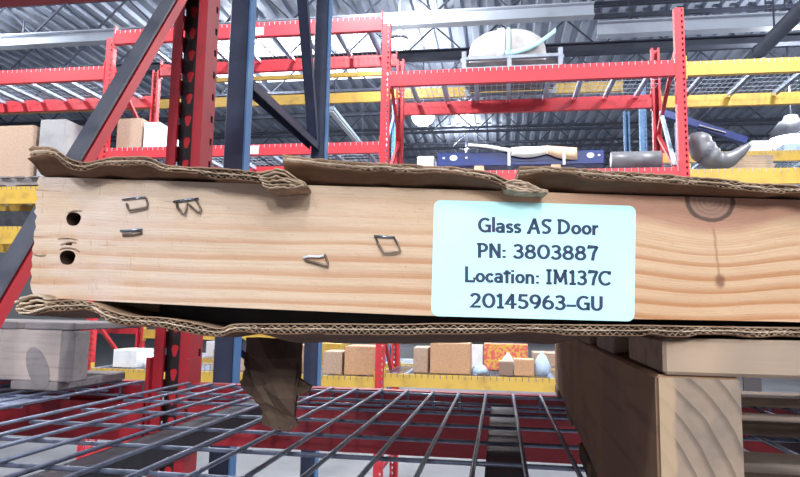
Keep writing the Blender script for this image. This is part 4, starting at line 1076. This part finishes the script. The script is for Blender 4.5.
du = thing('roof_duct', 'dark round duct running back under the roof above the yellow bay', 'duct', (dA.x, 5.0, dA.z))
MB().tube([(0, 0, 0), (0, 8, 0), (0, 18, 0)], 0.10, 14).obj('pipe', JOIST, du, True)
for k in range(4): MB().tube([(0, 1+3.5*k, 0), (0, 1.06+3.5*k, 0)], 0.112, 14).obj('collar', JOIST, du)
for k in range(3): MB().box(-0.01, 0.01, 4+4*k, 4.02+4*k, 0.095, CEIL-dA.z-0.005).obj('hanger_rod', JOIST, du)
sA, sB = P(330, 108, 12.0), P(356, 139, 13.4)
sl = thing('strip_fixture', 'pale strip light fixture slanting under the roof behind the navy frame', 'light fixture', (sA.x, sA.y, sA.z))
MB().bar((0, 0, 0), Vector((sA.x, 15.5, sA.z))-sA, 0.16, 0.07).obj('housing', GALVB, sl)
MB().bar((0, 0.05, -0.05), Vector((sA.x, 15.45, sA.z-0.05))-sA, 0.10, 0.03).obj('diffuser', WHITEM, sl)
for k in (0.3, 3.0): MB().box(-0.008, 0.008, k, k+0.016, 0.03, CEIL-sA.z-0.005).obj('hanger_rod', JOIST, sl)

def highbay(label, loc, dia, power, group=None):
    t = thing('high_bay_lamp', label, 'lamp', loc, group); r_ = dia/2
    prof = [(r_, 0.0), (r_*0.98, 0.03), (r_*0.80, r_*0.55), (r_*0.55, r_*0.85), (r_*0.36, r_*0.95), (r_*0.30, r_*1.15), (0.0, r_*1.2)]
    m = MB(); n_ = 24
    vs = [(a_*math.cos(2*math.pi*j/n_), a_*math.sin(2*math.pi*j/n_), z_) for a_, z_ in prof for j in range(n_)]
    m.add(vs, [(i*n_+j, i*n_+(j+1) % n_, (i+1)*n_+(j+1) % n_, (i+1)*n_+j) for i in range(len(prof)-1) for j in range(n_)])
    m.obj('reflector', GREYB, t, True)
    MB().lathe([(r_*0.93, -0.02), (r_*0.9, 0.02), (r_*0.6, -0.05), (0.0, -0.07)][::-1] if False else [(0.0, -r_*0.75), (r_*0.45, -r_*0.68), (r_*0.80, -r_*0.40), (r_*0.96, 0.0), (r_*0.93, 0.02)], n_).obj('diffuser', LAMPG, t, True)
    fx_ = (loc[0]-X0H) % 0.3; rz_ = 0 if fx_ < 0.1 else (0.074 if 0.13 < fx_ < 0.26 else 0.03)
    MB().tube([(0, 0, r_*1.15), (0, 0, CEIL-loc[2]+rz_)], 0.012, 6).obj('cord', JOIST, t)
    ld = bpy.data.lights.new('lamp_light', 'AREA'); ld.shape = 'DISK'; ld.size = dia*0.9; ld.energy = power; ld.color = (0.96, 0.98, 1.0)
    lo = bpy.data.objects.new('lamp_light', ld); COL.objects.link(lo); lo.parent = t; lo.location = (0, 0, -r_*0.8)
    lu = bpy.data.lights.new('added_uplight', 'POINT'); lu.energy = power*0.9; lu.shadow_soft_size = 0.08; lu.color = (0.94, 0.97, 1.0)  # point light added above each hood to brighten the roof
    l2 = bpy.data.objects.new('added_uplight', lu); COL.objects.link(l2); l2.parent = t; l2.location = (0, 0, r_*1.55+0.25)
    return t
highbay('bright round high-bay lamp glowing beside the middle red frame', P(423, 117, 13.0), 0.50, LAMP_W)
highbay('wide domed high-bay lamp glowing past the yellow-beamed bay', P(792, 139, 11.5), 0.70, LAMP_W)
highbay('high-bay lamp half hidden by the top of the middle red frame', P(399, 42, 9.0), 0.30, LAMP_W)
for (x_, y_, pw_, nm) in ((1.2, -4.0, AISLE_W*0.22, 'high-bay lamp over the crate\'s aisle'), (-7.5, -3.6, AISLE_W*0.3, 'high-bay lamp over the aisle left of the crate'), (6.4, -4.4, AISLE_W*0.35, 'high-bay lamp over the aisle right of the crate'), (1.6, -9.0, AISLE_W*1.7, 'added high-bay lamp farther back, lighting the crate front at a low angle'), (-0.4, -13.0, AISLE_W*2.2, 'added high-bay lamp farthest back, lighting the crate front at a low angle'), (5.0, -12.0, AISLE_W*1.6, 'added high-bay lamp far back, nearer the yellow-beamed bay, lighting the crate front'), (6.2, 8.4, LAMP_W*1.3, 'added unseen high-bay lamp brightening the roof beside the yellow-beamed bay'), (-9.0, 9.0, LAMP_W, 'added unseen high-bay lamp brightening the roof beside the carton bay'),  # lamps far behind the aisle and beside the bays are added for their light
        (-1.6, 4.1, LAMP_W, 'high-bay lamp over the aisle in front of the red rack row'), (3.0, 4.1, LAMP_W, 'high-bay lamp over the aisle in front of the yellow-beamed bay'), (-6.2, 4.1, LAMP_W, 'high-bay lamp over the aisle in front of the carton bay'),
        (-5.5, 12.5, LAMP_W, 'high-bay lamp over the far aisle behind the skylit bay'), (9.5, 15.0, LAMP_W, 'high-bay lamp far back past the yellow-beamed bay'), (-1.0, 19.0, LAMP_W, 'high-bay lamp back under the roof behind the crate'), (-7.0, 31.0, LAMP_W*2, 'added high-bay lamp brightening the far wall behind the skylit bay'), (6.0, 31.0, LAMP_W*2, 'added high-bay lamp brightening the far wall behind the yellow-beamed bay')):  # far-wall pair added to brighten the wall
    highbay(nm, (x_, y_, EYE+4.3), 0.5, pw_)
